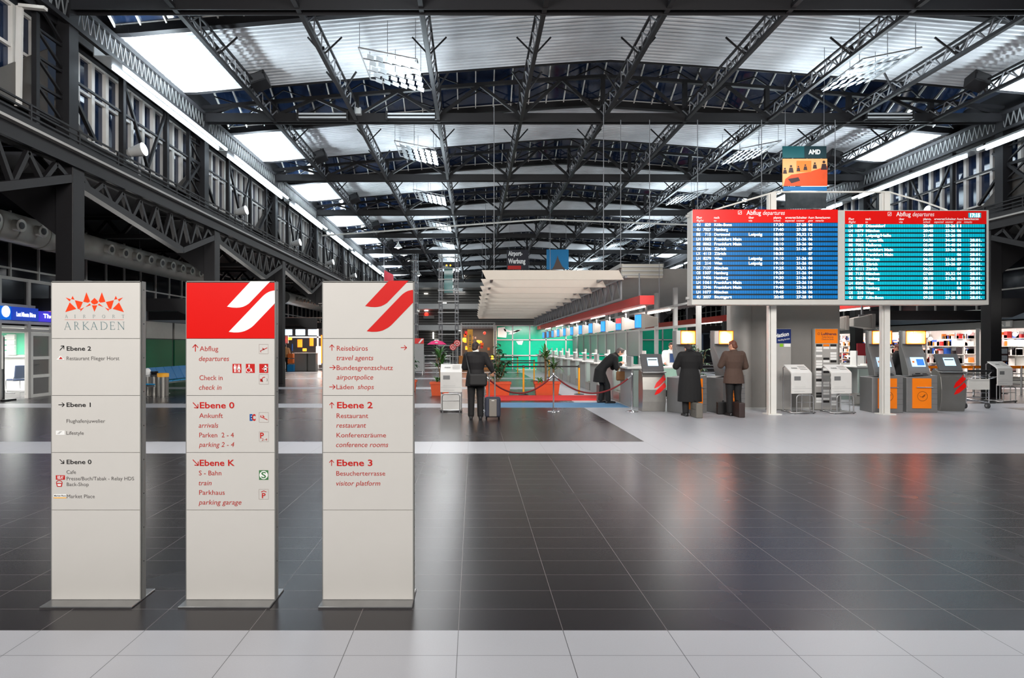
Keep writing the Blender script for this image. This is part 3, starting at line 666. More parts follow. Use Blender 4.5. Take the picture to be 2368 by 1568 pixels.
rowsL = [("4U", "829", "Köln-Bonn", "", "17:30", "27-28", "04", ""), ("4U", "7027", "Hamburg", "", "17:40", "27-28", "02", ""), ("BE", "715", "Dortmund", "Leipzig", "18:00", "30,32", "12", ""), ("LH", "1083", "Frankfurt Main", "", "18:10", "21-26", "06", ""),
 ("BE", "8062", "Frankfurt Main", "", "18:10", "23-26", "06", ""), ("OS", "1506", "Zürich", "", "18:30", "21-26", "07", ""), ("LX", "4113", "Zürich", "", "18:35", "", "07", ""), ("LH", "8279", "Wien", "Leipzig", "19:10", "21-26", "05", ""), ("OS", "214", "Wien", "Leipzig", "19:10", "21-26", "05", ""),
 ("EZ", "7137", "München", "", "19:25", "30,32", "04", ""), ("OS", "1507", "Hamburg", "", "19:30", "21-26", "04", ""), ("LH", "9406", "Hamburg", "", "19:30", "21-26", "04", ""), ("LH", "1061", "Frankfurt Main", "", "19:40", "23-26", "10", ""), ("BE", "3346", "Frankfurt Main", "", "19:40", "23-26", "10", ""), ("LH", "1077", "München", "", "19:45", "23-26", "06", ""), ("4U", "2037", "Stuttgart", "", "20:45", "27-28", "04", "")]
rowsR = [("LH", "827", "Düsseldorf", "", "20:40", "23-26", "11", ""), ("LH", "1079", "München", "", "20:45", "23-26", "06", ""), ("OS", "217", "Leipzig/Halle", "", "21:40", "23-26", "05", ""), ("BE", "8024", "Teneriffa", "", "04:30", "34-40", "02", "28.01."), ("BE", "7002", "Mallorca", "", "05:40", "34-40", "04", "28.01."), ("LH", "1051", "Frankfurt Main", "", "06:05", "23-26", "06", "28.01."),
 ("OS", "8006", "Frankfurt Main", "", "06:05", "", "06", "28.01."), ("LH", "1067", "München", "", "06:15", "21-26", "05", "28.01."), ("OS", "1502", "Zürich", "", "06:25", "23-26", "07", "28.01."), ("LX", "4111", "Zürich", "", "06:25", "", "07", "28.01."), ("BE", "7130", "München", "", "07:00", "30,32", "04", "28.01."), ("OS", "9401", "Hamburg", "", "08:10", "21-26", "05", "28.01."),
 ("LH", "8202", "Wien", "", "08:10", "", "11", "28.01."), ("LH", "9404", "Hamburg", "", "08:10", "", "06", "28.01."), ("OS", "210", "Wien", "", "09:10", "23-26", "11", "28.01."), ("4U", "827", "Köln-Bonn", "", "09:35", "27-28", "05", "28.01.")]
HEADS = [("Flug", "flight"), ("nach", "to"), ("über", "via"), ("planm.", "sched."), ("erwartet", "expected"), ("Schalter", "counter"), ("Ausg.", "gate"), ("Bemerkungen", "remarks")]
sc = 3.0359
for side, (xa, xb, ya, dy, rows, cm) in enumerate(((127, 1145, 607, 33.75, rowsL, SL), (1195, 2187, 615, 33.5, rowsR, SR))):
    off = 0 if side == 0 else 10
    f = lambda u, v, e=.012: (wx(1560+u/sc, BY), BY-e, wz(320+v/sc, BY))
    g = G(); g.bx(*[f(xa, 0)[0], f(xb, 0)[0]], BY-.01, BY+.01, f(0, 592+off)[2], f(0, 500+off)[2])
    hd = g.obj('header', RED, t)
    g = G(); e = lambda u, v: f(u, v, .014)
    ox = 0 if side == 0 else 1050
    put_text(g, 'Abflug', 503+ox, 605+ox, 538+off, -30, e, bold=.012); put_text(g, 'departures', 618+ox, (772 if side == 0 else 1820-1050)+ox, 538+off, -30, e, shear=.2)
    frame(g, 445+ox, 510+off, 468+ox, 534+off, 3, e); stroke(g, 450+ox, 528+off, 464+ox, 518+off, 4, e)
    hx = [153, 275, 518, 693, 775, 853, 935, 987] if side == 0 else [1220, 1337, 1573, 1743, 1820, 1898, 1977, 2028]
    for (h1, h2), u in zip(HEADS, hx):
        put_text(g, h1, u, u+len(h1)*9.4, 564+off, -15, e, bold=.02); put_text(g, h2, u, u+len(h2)*8.2, 585+off, -15, e, shear=.2)
    g.obj('header_lettering', PWHITE, hd)
    g = G(); g.bx(f(xa, 0)[0], f(xb, 0)[0], BY-.008, BY+.01, f(0, ya+15*dy+18)[2], f(0, ya-16)[2]); g.obj('display_backing', CELLD, t)
    cols = [152, 199, 277, 518, 695, 853, 937, None] if side == 0 else [1220, 1268, 1340, 1580, 1743, 1898, 1980, 2070]
    cw = 12.1
    for i, rw in enumerate(rows):
        yc = ya+i*dy; g = G(); ncell = int((xb-xa)/cw)
        for c in range(ncell):
            u = xa+c*cw+1; g.add([f(u, yc+11.5), f(u+cw-2.6, yc+11.5), f(u+cw-2.6, yc-11.5), f(u, yc-11.5)], [(0, 1, 2, 3)])
        r_ = g.obj('display_row', cm, t)
        e = lambda u, v: f(u, v, .015)
        for s_, u in zip(rw, cols):
            if not s_ or u is None: continue
            u2 = u; g = G()
            if s_.isdigit() and u in (199, 1268): u2 = u+(4-len(s_))*cw
            put_text(g, s_, u2, u2+len(s_)*cw*1.12+1, yc+9.5, -19, e, bold=.025)
            g.obj('row_text', CHARS, r_)
g = G(); f = lambda u, v, e=.012: (wx(1560+u/sc, BY), BY-e, wz(320+v/sc, BY))
g.bx(f(2060, 0)[0], f(2148, 0)[0], BY-.016, BY+.01, f(0, 558)[2], f(0, 524)[2]); ck = g.obj('clock', mat('clock_face', (0, 150, 165), .4, emit=.6), t)
g = G(); put_text(g, '17:15', 2070, 2140, 553, -24, lambda u, v: f(u, v, .02), bold=.06); g.obj('clock_digits', CHARS, ck)

# ================================================================== HANGING BANNERS
def banner(label, px0, px1, py0, py1, Y, th, draw, cat='banner'):
    t = thing('hanging_banner', label, cat, (wx((px0+px1)/2, Y), Y, wz(py1, Y)))
    f = lambda e: (lambda u, v: (wx(u, Y), Y-e, wz(v, Y)))
    draw(t, f, Y)
    for px in (px0+6, px1-6):
        g = G(); g.tube(at(px, py0+1, Y+.02), (wx(px, Y), Y+.02, roof_z(wx(px, Y))), .008); g.obj('hanging_wire', STEEL2, t)
    return t
def amd(t, f, Y):
    def slab(name, u0, v0, u1, v1, m):
        g = G(); g.bx(wx(u0, Y), wx(u1, Y), Y, Y+.03, wz(v1, Y), wz(v0, Y)); return g.obj(name, m, t)
    a = slab('header_panel', 1810, 338, 1911, 365, mat('petrol_print', (0, 92, 98), .5))
    g = G(); put_text(g, 'AMD', 1869, 1897, 356.5, -10, f(.012), bold=.05); g.obj('lettering', PWHITE, a)
    g = G(); rect(g, 1860, 338, 1911, 365, f(.004)); g.obj('shaded_print', mat('dark_petrol_print', (6, 50, 56), .5), a)
    p = slab('picture_panel', 1810, 367, 1913, 430, mat('amber_print', (238, 176, 110), .5))
    g = G(); g.flat([(1812, 430), (1913, 430), (1913, 384), (1870, 398), (1830, 404), (1816, 414)], f(.004)); g.obj('table_print', mat('orange_red_print', (214, 74, 22), .5, var=.2), p)
    g = G(); rect(g, 1842, 372, 1876, 398, f(.006)); g.obj('wall_print', mat('orange_print', (238, 128, 40), .5), p)
    g = G(); rnd = random.Random(3)
    for cx, cy, h in ((1815, 396, 14), (1829, 392, 18), (1846, 391, 13), (1862, 388, 14), (1884, 384, 15), (1905, 384, 22)):
        disc(g, cx, cy-h*.42, h*.15, f(.008), 10); g.flat([(cx-h*.32, cy+h*.4), (cx+h*.34, cy+h*.4), (cx+h*.22, cy-h*.22), (cx-h*.2, cy-h*.22)], f(.008))
    g.flat([(1822, 414), (1846, 410), (1850, 418), (1830, 424)], f(.008))
    g.obj('figure_print', mat('dark_brown_print', (52, 26, 30), .5), p)
    slab('footer_panel', 1812, 431.5, 1912, 441, mat('strong_blue_print', (22, 104, 160), .5))
    g = G(); g.bx(wx(1816, Y), wx(1911, Y), Y, Y+.02, wz(482, Y), wz(442.5, Y)); g.obj('lower_panel', mat('smoky_acrylic', (52, 56, 58), .12, var=.5, scale=5), t)
banner('hanging advertising banner with petrol header and orange meeting picture above the departures board', 1810, 1912, 338, 482, 20.0, .03, amd)
def werb(t, f, Y):
    g = G(); g.bx(wx(1172, Y), wx(1222, Y), Y, Y+.05, wz(623, Y), wz(578, Y)); p = g.obj('panel', mat('ink_blue_print', (26, 28, 42), .5), t)
    g = G(); put_text(g, 'Airport-', 1175, 1208, 591, -10, f(.012), bold=.04); put_text(g, 'Werbung', 1175, 1215, 609, -10.5, f(.012), bold=.04); g.obj('lettering', PWHITE, p)
    g = G(); rect(g, 1174, 614.5, 1205, 623, f(.012)); g.obj('red_bar', REDL, p)
banner('dark blue hanging banner with white two-line lettering and red bar above the canopy', 1172, 1222, 578, 623, 43.0, .05, werb)
def tower(t, f, Y):
    g = G(); g.bx(wx(1264, Y), wx(1315, Y), Y, Y+.05, wz(623, Y), wz(577, Y)); p = g.obj('panel', mat('azure_print', (0, 122, 178), .5, var=.15, scale=1), t)
    g = G(); g.flat([(1276, 623), (1308, 623), (1300, 616), (1296, 608), (1293, 602), (1291, 597), (1289.5, 590), (1288, 597), (1286, 602), (1284, 608), (1281, 616)], f(.012)); g.obj('steeple_print', mat('sandstone_print', (92, 74, 66), .5), p)
banner('bright blue hanging banner with a dark stone steeple, over the white canopy', 1264, 1315, 577, 623, 41.0, .05, tower)

# ================================================================== CHECK-IN ZONE: MATS, CANOPY, BEAMS, COUNTERS
g = G(); g.bx(.30, 4.05, 19.15, 21.1, 0, .008); tag(g.obj('red_carpet', mat('red_carpet_pile', (206, 34, 34), .9, var=.12, scale=40)), 'red carpet strip lying in front of the check-in queue', 'carpet')
g = G(); g.bx(.45, 4.15, 17.02, 18.45, 0, .007); tag(g.obj('blue_mat', mat('blue_mat_pile', (92, 138, 176), .85, var=.2, scale=3)), 'pale blue floor mat before the red carpet', 'mat')

CREAM = mat('cream_blade', (226, 216, 202), .5, var=.03); DRED = mat('red_beam_paint', (176, 22, 16), .45)
CANF = 17.7
t = thing('louvre_canopy', 'pale louvred canopy of slanting blades above the check-in queue', 'canopy', (2.1, CANF, 3.4))
for i in range(12):
    y = CANF+2.35*i; g = G()
    top, bot = (.23, 4.02), (.36, 4.18)
    g.add([(top[0], y, 3.73), (top[1], y, 3.73), (bot[1], y+.10, 3.48), (bot[0], y+.10, 3.48), (top[0], y+.06, 3.74), (top[1], y+.06, 3.74), (bot[1], y+.15, 3.48), (bot[0], y+.15, 3.48)],
          [(0, 3, 2, 1), (4, 5, 6, 7), (0, 1, 5, 4), (1, 2, 6, 5), (2, 3, 7, 6), (3, 0, 4, 7)])
    g.obj('blade', CREAM, t)
g = G()
for x in (.55, 3.9): g.bx(x-.04, x+.04, CANF+.1, CANF+27.3, 3.62, 3.70)
g.obj('carrier_rail', GREY, t)
g = G(); zt, zb = 3.55, 2.98; xb = 4.22; n = 24
g.bar((xb, CANF, zt), (xb, CANF+27, zt), .06).bar((xb, CANF+.6, zb), (xb, CANF+27, zb), .05)
for i in range(n):
    y = CANF+.6+i*1.1; g.bar((xb, y, zb), (xb, y+.55, zt), .045).bar((xb, y+.55, zt), (xb, y+1.1, zb), .045).bar((xb, y, zb), (xb, y, zt), .04)
g.obj('lattice', STEEL2, t)
for x, y in ((.6, CANF+1), (3.8, CANF+1), (.6, CANF+14), (3.8, CANF+14), (.6, CANF+26), (3.8, CANF+26)):
    g = G(); g.tube((x, y, 3.7), (x, y, ZCH), .012, n=6); g.obj('suspension_rod', STEEL2, t)

t = thing('slatted_canopy', 'grey slatted canopy above the check-in offices', 'canopy', (7.5, 19, 3.6))
g = G()
for i in range(40): y = 19.2+i*.65; g.add([(4.35, y, 3.95), (11.6, y, 3.95), (11.6, y+.28, 3.66), (4.35, y+.28, 3.66), (4.35, y+.03, 3.96), (11.6, y+.03, 3.96), (11.6, y+.31, 3.67), (4.35, y+.31, 3.67)], [(0, 3, 2, 1), (4, 5, 6, 7), (0, 1, 5, 4), (1, 2, 6, 5), (2, 3, 7, 6), (3, 0, 4, 7)])
g.obj('slat', GREY, t)
for x in (4.4, 5.6, 7.2, 9.0, 11.4):
    g = G(); g.bar((x, 19.0, 4.02), (x, 45, 4.02), .1, .12); g.obj('carrier_rail', GREY, t)
g = G(); g.bx(4.4, 5.6, 18.95, 19.1, 3.66, 4.06); o = g.obj('fascia', mat('beige_fascia', (176, 172, 160), .5), t)
g = G()
for z in (3.74, 3.86, 3.98): g.bx(4.4, 5.6, 18.91, 18.95, z-.02, z+.02)
g.obj('rail', LGREY, o)
for x in (4.6, 5.5, 7.0, 9.0, 11.3):
    g = G(); g.tube((x, 20, 4.0), (x, 20, ZCH), .012, n=6); g.obj('suspension_rod', STEEL2, t)

for nm, xb, y0, y1 in (('front', 4.61, 17.0, 44.5), ('rear', 11.15, 17.6, 44.5)):
    t = thing('cable_beam', 'long red box beam over the %s row of check-in desks' % ('queue-side' if nm == 'front' else 'shop-side'), 'beam', (xb, y0, 2.74), 'red check-in beams')
    g = G(); g.bx(xb-.19, xb+.19, y0+.02, y1, 2.74, 2.98); g.obj('box', DRED, t)
    g = G(); g.bx(xb-.19, xb+.19, y0, y0+.02, 2.74, 2.98); g.obj('end_cap', RED, t)
    for i in range(5):
        g = G(); yy = y0+.6+i*5.4; g.tube((xb+.10, yy, 2.72), (xb+.10, yy+2.6, 2.72), .022, n=8); g.obj('tube_light', TUBEW, t)
    for i in range(6):
        g = G(); yy = y0+.8+i*5; g.tube((xb, yy, 2.98), (xb, yy, 3.66), .02, n=6); g.obj('hanger', STEEL2, t)
for i, (px, py0, py1, Y) in enumerate(((1500, 729, 716, 18.4),)):
    t = thing('strip_light', 'slim white strip light hanging beside the red beam end', 'lamp', (5.35, 18, 2.45))
    g = G(); g.bx(5.15, 5.30, 16.9, 20.5, 2.62, 2.66); g.obj('housing', WHITE, t)
    g = G(); g.tube((5.22, 17.0, 2.60), (5.22, 20.4, 2.60), .02); g.obj('tube', TUBEW, t)
    g = G(); g.tube((5.22, 18, 2.66), (5.22, 18, 4.0), .008).tube((5.22, 20, 2.66), (5.22, 20, 3.96), .008); g.obj('wire', STEEL2, t)

SCRB = mat('monitor_blue', (10, 130, 225), .25, emit=1.5, var=.05); SCRR = mat('monitor_red_band', (214, 60, 70), .25, emit=.9)
CRT = mat('monitor_housing', (150, 145, 139), .5)
def monitor(label, group):
    t = thing('hanging_monitor', label, 'monitor', (0, 0, 0), group)
    g = G(); g.bx(-.27, .27, -.06, .04, -.21, .21)
    a = [(-.25, .04, -.19), (.25, .04, -.19), (.25, .04, .19), (-.25, .04, .19)]; b = [(-.14, .46, -.13), (.14, .46, -.13), (.14, .46, .10), (-.14, .46, .10)]
    g.add(a+b, [(3, 2, 1, 0), (4, 5, 6, 7), (0, 1, 5, 4), (1, 2, 6, 5), (2, 3, 7, 6), (3, 0, 4, 7)]); h = g.obj('housing', CRT, t, bev=.012)
    g = G(); nx = 8
    for zlo, zhi, mi in ((-.175, .02, 0), (.02, .175, 1)):
        g.cur = mi
        for i in range(nx):
            u0, u1 = -.23+.46*i/nx, -.23+.46*(i+1)/nx; d = lambda u: -.062-.05*(1-(u/.23)**2)
            g.add([(u0, d(u0), zlo), (u1, d(u1), zlo), (u1, d(u1), zhi), (u0, d(u0), zhi)], [(0, 1, 2, 3)], True)
    g.obj('screen', [SCRB, SCRR if 'red' in label else SCRB], t)
    g = G(); g.bx(-.03, .03, .16, .2, .1, .45); g.bx(-.09, -.05, .05, .3, .12, .2); g.obj('bracket', STEEL2, t)
    return t
def monitor_lab(i, where): return 'hanging airport monitor over %s check-in desk %s' % (where, ['nearest the kiosks', 'second from the kiosks', 'third from the kiosks', 'fourth from the kiosks', 'fifth from the kiosks', 'sixth from the kiosks', 'seventh from the kiosks', 'eighth from the kiosks', 'ninth from the kiosks', 'tenth from the kiosks', 'last before the green wall'][i])
m0 = monitor(monitor_lab(0, 'the queue-side'), 'check-in monitors'); m0.location = (4.62, 17.75, 2.32); m0.rotation_euler = (0, 0, -1.44)
mr = monitor('hanging airport monitor with red header over the queue-side check-in desk, second from the kiosks', 'check-in monitors'); mr.location = (4.62, 20.15, 2.32); mr.rotation_euler = (0, 0, -1.44)
for i in range(2, 11): copy_tree(m0, monitor_lab(i, 'the queue-side'), (4.62, 17.75+2.4*i, 2.32), -1.44)
for i in range(3): copy_tree(m0, monitor_lab(i, 'the shop-side'), (11.15, 16.9+2.4*i, 2.32) if i else (11.15, 18.05, 2.32), 1.44)

DESKW = mat('desk_white', (232, 232, 228), .4); GLASSG = mat('frosted_glass_panel', (170, 184, 178), .25, var=.03); GSEAT = mat('counter_grey', (150, 152, 150), .45)
LAMPW = mat('desk_lamp_glow', (255, 250, 240), .4, emit=6)
def counter(label):
    t = thing('check_in_counter', label, 'check-in desk', (0, 0, 0), 'check-in desks along the queue')
    g = G(); g.bx(0, .05, 0, 1.35, 0, 1.02); g.obj('front_panel', GSEAT, t, bev=.01)
    
    for q in (0, 1.3):
        g = G(); g.bx(.05, .62, q, q+.05, 0, .98); g.obj('side_panel', GLASSG, t)
    g = G(); g.bx(-.12, .70, -.05, 1.40, 1.02, 1.07); g.obj('worktop', DESKW, t, bev=.008)
    g = G(); g.bx(.10, .55, .3, .36, 1.07, 1.13).bx(.04, .1, .2, .75, 1.07, 1.35); g.obj('desk_screen', LGREY, t)
    g = G(); g.bx(.0, .9, 1.5, 2.3, 0, .28).bx(.1, 1.2, 1.55, 2.25, .28, .31); g.obj('baggage_scale', STAINL, t)
    g = G(); g.bx(.62, .66, 1.0, 1.3, 1.07, 1.5).bx(.1, .3, .9, 1.2, 1.07, 1.12); g.obj('printer', DESKW, t)
    g = G(); g.tube((.5, .75, 1.07), (.5, .75, 1.34), .012); g.bx(.42, .58, .60, .90, 1.33, 1.36); l = g.obj('desk_lamp', WHITE, t)
    g = G(); g.bx(.44, .56, .62, .88, 1.318, 1.33); g.obj('lamp_tube', LAMPW, l)
    return t
def clab(i): return 'grey fronted check-in desk with white worktop beside the queue lane, %s' % ['nearest the kiosks', 'second from the kiosks', 'third from the kiosks', 'fourth from the kiosks', 'fifth from the kiosks', 'sixth from the kiosks', 'seventh from the kiosks', 'eighth from the kiosks', 'ninth from the kiosks', 'tenth from the kiosks', 'last before the green wall'][i]
c0 = counter(clab(0)); c0.location = (4.25, 17.2, 0)
for i in range(1, 11): copy_tree(c0, clab(i), (4.25, 17.2+2.4*i, 0))
for i in range(4): c = copy_tree(c0, 'white topped check-in desk of the shop-side row, %s' % ['first behind the orange kiosks', 'second behind the orange kiosks', 'third from the orange kiosks', 'fourth from the orange kiosks'][i], (11.6, 19.6+2.4*i, 0), PI); c['group'] = 'check-in desks of the shop-side row'

# office partition behind the desks
t = thing('office_partition', 'grey post and panel partition behind the check-in desks', 'partition', (7.0, 18, 0))
for i in range(12):
    g = G(); y = 19.9+2.3*i; g.bx(6.94, 7.06, y-.08, y+.08, 0, 3.66); g.obj('post', LGREY, t)
for i in range(3, 11):
    g = G(); y = 19.9+2.3*i; g.bx(6.98, 7.02, y+.08, y+2.22, 1.2, 2.25); g.obj('panel', mat('partition_panel', (112, 112, 114), .35), t)
g = G(); g.bx(6.95, 7.05, 19.9, 45.0, 2.25, 2.33).bx(6.95, 7.05, 19.9, 45, 3.0, 3.06); g.obj('rail', LGREY, t)

# white office desks between the two rows
def desk(x, y, w_, label):
    t = thing('office_desk', label, 'desk', (x, y, 0), 'office desks')
    g = G(); g.bx(x, x+w_, y, y+.6, .98, 1.03); g.obj('worktop', DESKW, t, bev=.006)
    g = G(); g.bx(x+.03, x+w_-.03, y+.02, y+.05, .35, .98); g.obj('modesty_panel', mat('pale_green_glass', (176, 214, 196), .25), t)
    for xx in (x+.03, x+w_-.08):
        g = G(); g.bx(xx, xx+.05, y+.02, y+.55, 0, .98); g.obj('leg', DESKW, t)
    m = thing('office_computer', 'pale desktop computer standing on %s' % label.split(' ', 1)[1][:60].replace('beside', 'next to'), 'computer', (x+w_*.5, y+.3, 1.03))
    g = G(); g.bx(x+w_*.5-.12, x+w_*.5+.12, y+.25, y+.4, 1.03, 1.05).bx(x+w_*.5-.02, x+w_*.5+.02, y+.3, y+.34, 1.05, 1.14); g.obj('stand', WHITE, m)
    g = G(); g.bx(x+w_*.5-.2, x+w_*.5+.2, y+.25, y+.33, 1.12, 1.44); g.obj('display', WHITE, m, bev=.01)
    g = G(); g.bx(x+w_*.5-.17, x+w_*.5+.17, y+.243, y+.25, 1.15, 1.41); g.obj('screen', mat('dark_screen', (60, 80, 120), .2, emit=.2), m)
desk(5.35, 18.6, 1.2, 'white office desk behind the silver kiosk')
desk(7.6, 19.4, 1.3, 'white office desk behind the orange sign column')
desk(9.3, 18.4, 1.2, 'white office desk beside the grey wall block')

# ================================================================== GREY WALL BLOCK AND INFORMATION COLUMNS
t = thing('wall_block', 'large grey clad wall block behind the departures board posts', 'wall block', (8.2, 16.6, 0))
BLK = mat('grey_cladding', (134, 131, 127), .5, .1, var=.04)
g = G(); g.bx(7.2, 9.47, 16.55, 18.2, .05, 3.5); g.obj('core', BLK, t)
g = G(); g.tube((7.15, 16.9, .05), (7.15, 16.9, 3.5), .35, n=28); g.obj('rounded_corner', BLK, t)
g = G(); g.bx(6.86, 9.49, 16.53, 18.2, 0, .05); g.obj('plinth', LGREY, t)
def infocol(px0, px1, label, draw):
    Y = 16.36; x0, x1 = wx(px0, Y), wx(px1, Y)
    t = thing('information_column', label, 'sign', ((x0+x1)/2, Y, 0), 'information columns')
    g = G(); g.bx(x0, x1, Y, Y+.12, 0, 2.08); g.obj('body', mat('column_grey', (172, 170, 166), .45), t, bev=.006)
    g = G(); g.bx(x0-.02, x1+.02, Y-.03, Y+.15, 0, .02); g.obj('base_plate', STAINL, t)
    draw(t, lambda u, v, e=.004: (wx(u, Y), Y-e, wz(v, Y)), Y)
def ic1(t, f, Y):
    g = G(); rect(g, 1779, 761, 1829, 794, f); h = g.obj('header_panel', mat('navy_print', (14, 40, 104), .45), t)
    g = G(); put_text(g, 'Aviation', 1783, 1824, 780, -9, lambda u, v: f(u, v-(u-1800)*.16, .007), bold=.03); put_text(g, 'Handling Services', 1799, 1826, 787, -4, lambda u, v: f(u, v-(u-1812)*.16, .007)); g.obj('lettering', PWHITE, h)
    g = G(); rect(g, 1779, 795, 1788, 802, f); g.obj('red_tab', REDL, t)
    g = G(); rect(g, 1803, 795, 1811, 802, f); g.obj('green_tab', mat('lime_print', (140, 200, 40), .45), t)
    g = G(); rect(g, 1813, 795, 1828, 802, f); o = g.obj('white_tab', PWHITE, t)
infocol(1778, 1829.5, 'tall grey information column with navy header on the wall block', ic1)
def ic2(t, f, Y):
    g = G(); rect(g, 1885, 761, 1937, 794, f); h = g.obj('header_panel', ORANGE, t)
    g = G(); put_text(g, 'Lufthansa', 1899, 1934, 775, -6, lambda u, v: f(u, v, .007), bold=.02); put_text(g, 'Ticket Services', 1900, 1927, 781, -3.4, lambda u, v: f(u, v, .007)); put_text(g, 'Check-in-Cards', 1900, 1927, 786, -3.4, lambda u, v: f(u, v, .007)); ring(g, 1893, 772, 2.4, .7, lambda u, v: f(u, v, .007)); g.obj('lettering', mat('navy_letter', (70, 36, 70), .5), h)
    rnd = random.Random(5); k = 0
    for row in range(23):
        v = 796+row*6.2
        for c in range(3):
            if rnd.random() < .25 and row > 1: continue
            u = 1887+c*16.5; g = G(); rect(g, u, v, u+14.2, v+5, f)
            m = PWHITE if rnd.random() < .72 else (INK if rnd.random() < .6 else LGREY)
            if row == 0: m = ORANGE if c == 1 else INK
            g.obj('name_plate', m, t)
infocol(1884, 1938, 'tall information column with orange header and many small name plates', ic2)

# ================================================================== SELF-SERVICE KIOSKS
KG = mat('kiosk_grey', (128, 128, 128), .42, .2); KD = mat('kiosk_dark_grey', (88, 88, 90), .45, .2); SIGNT = bpy.data.materials.new('translucent_orange_acrylic'); SIGNT.use_nodes = True
_n = SIGNT.node_tree.nodes; _tr = _n.new('ShaderNodeBsdfTranslucent'); _tr.inputs[0].default_value = (1.0, .17, .02, 1); _mx = _n.new('ShaderNodeMixShader'); _mx.inputs[0].default_value = .9
_n['Principled BSDF'].inputs['Base Color'].default_value = (1, .42, .02, 1); _no = _n.new('ShaderNodeTexNoise'); _no.inputs['Scale'].default_value = 40
SIGNT.node_tree.links.new(_n['Principled BSDF'].outputs[0], _mx.inputs[1]); SIGNT.node_tree.links.new(_tr.outputs[0], _mx.inputs[2]); SIGNT.node_tree.links.new(_mx.outputs[0], _n['Material Output'].inputs[0])
SCRL = mat('kiosk_screen_light', (190, 220, 245), .2, emit=.8); SCRD = mat('kiosk_screen_blue', (30, 110, 200), .2, emit=.7)
def crane(g, cx, cz, r, fn):
    ring(g, cx, cz, r, r*.09, fn, 30)
    g.flat([(cx-r*.85, cz+r*.25), (cx-r*.2, cz-r*.12), (cx+r*.15, cz+r*.1), (cx+r*.35, cz+r*.38), (cx+r*.8, cz+r*.32), (cx+r*.42, cz+r*.2), (cx+r*.5, cz-r*.02), (cx+r*.18, cz-r*.12), (cx+r*.1, cz-r*.42), (cx-r*.02, cz-r*.2), (cx-r*.3, cz-r*.2)][::-1], fn)
def okiosk(label, loc, rz):
    t = thing('self_service_kiosk', label, 'check-in kiosk', (0, 0, 0), 'orange self-service kiosks')
    g = G(); g.prism([(-.36, 0), (.36, 0), (.36, .92), (-.36, .86)][::1], lambda u, v, w: (u, -.28+w, v), .62); g.obj('cabinet', KG, t, bev=.012)
    g = G(); g.bx(-.23, .21, -.30, -.278, .10, .84); p = g.obj('orange_panel', ORANGE, t, bev=.004)
    g = G(); g.tube((-.16, -.335, .62), (.22, -.335, .62), .012).tube((-.14, -.335, .62), (-.14, -.30, .62), .01).tube((.18, -.335, .62), (.18, -.30, .62), .01); g.obj('handle', CHROME, t)
    g = G(); crane(g, 0, .40, .115, lambda u, v: (u, -.3015, v)); g.obj('emblem', mat('emblem_brown', (120, 60, 10), .5), p)
    g = G()
    for z in (.2, .33, .46, .59, .72): g.bx(.22, .355, -.284, -.28, z, z+.006)
    g.obj('drawer_line', KD, t)
    g = G(); g.prism([(-.24, .9), (.05, .9), (.22, 1.5), (.22, 2.02), (.10, 2.02), (.10, 1.62), (-.02, 1.42), (-.22, 1.0)], lambda u, v, w: (-.27+w, u+.02, v), .5); g.obj('column', KG, t, bev=.008)
    n = Vector((0, -.9, .43)).normalized()
    fn = lambda u, v, e=.006: (u-.02, -.135+(v)*.42-e, 1.24+v*.9)
    g = G(); g.flat([(-.16, -.13), (.16, -.13), (.16, .13), (-.16, .13)], fn); s_ = g.obj('screen', SCRL, t)
    g = G(); g.flat([(-.03, -.09), (.14, -.09), (.14, .08), (-.03, .08)], lambda u, v: fn(u, v, .009)); g.obj('screen_picture', SCRD, s_)
    g = G(); g.flat([(-.13, -.02), (-.08, -.02), (-.08, .03), (-.13, .03)], lambda u, v: fn(u, v, .009)); g.obj('screen_icon', ORANGE, s_)
    g = G(); g.bx(-.2, .16, -.26, -.14, .91, .945); g.obj('card_reader', KD, t); g = G(); g.bx(-.12, -.02, -.25, -.17, .945, .965); g.bx(.05, .13, -.25, -.17, .945, .96); g.obj('keypad', BLACK, t)
    g = G(); z0, z1 = 1.68, 2.02                                # lamp box: opaque sides, translucent front, a lamp inside
    g.bx(-.24, .24, .19, .2, z0, z1).bx(-.24, .24, -.02, .2, z0, z0+.012).bx(-.24, .24, -.02, .2, z1-.012, z1).bx(-.24, -.228, -.02, .2, z0, z1).bx(.228, .24, -.02, .2, z0, z1); sg = g.obj('sign_box', WHITE, t)
    g = G(); g.add([(-.23, -.02, z0+.01), (.23, -.02, z0+.01), (.23, -.02, z1-.01), (-.23, -.02, z1-.01)], [(0, 1, 2, 3)]); fc = g.obj('sign_face', SIGNT, sg)
    g = G(); put_text(g, 'Lufthansa', -.06, .2, 1.955, .045, lambda u, v: (u, -.0235, v), bold=.02); g.obj('lettering', mat('navy_letter', (70, 36, 70), .5), sg)
    g = G(); g.bx(-.24, -.218, -.024, -.019, z0, z1).bx(.218, .24, -.024, -.019, z0, z1).bx(-.24, .24, -.024, -.0195, z0, z0+.022).bx(-.24, .24, -.024, -.0195, z1-.022, z1); g.obj('sign_frame', ORANGE, sg)
    l = bpy.data.lights.new('sign_lamp', 'POINT'); l.energy = 300; l.color = (1, .84, .62); l.shadow_soft_size = .05
    lo = bpy.data.objects.new('sign_lamp', l); COL.objects.link(lo); lo.parent = sg; lo.location = (-.02, .10, 1.85)
    t.location = loc; t.rotation_euler = (0, 0, rz); return t
k0 = okiosk('orange self-service kiosk used by the man in the long black coat', (5.3, 15.85, 0), .42)
copy_tree(k0, 'orange self-service kiosk used by the man in the brown jacket', (6.28, 15.95, 0), .42)
copy_tree(k0, 'orange self-service kiosk partly behind a board post', (10.2, 16.0, 0), -.1)
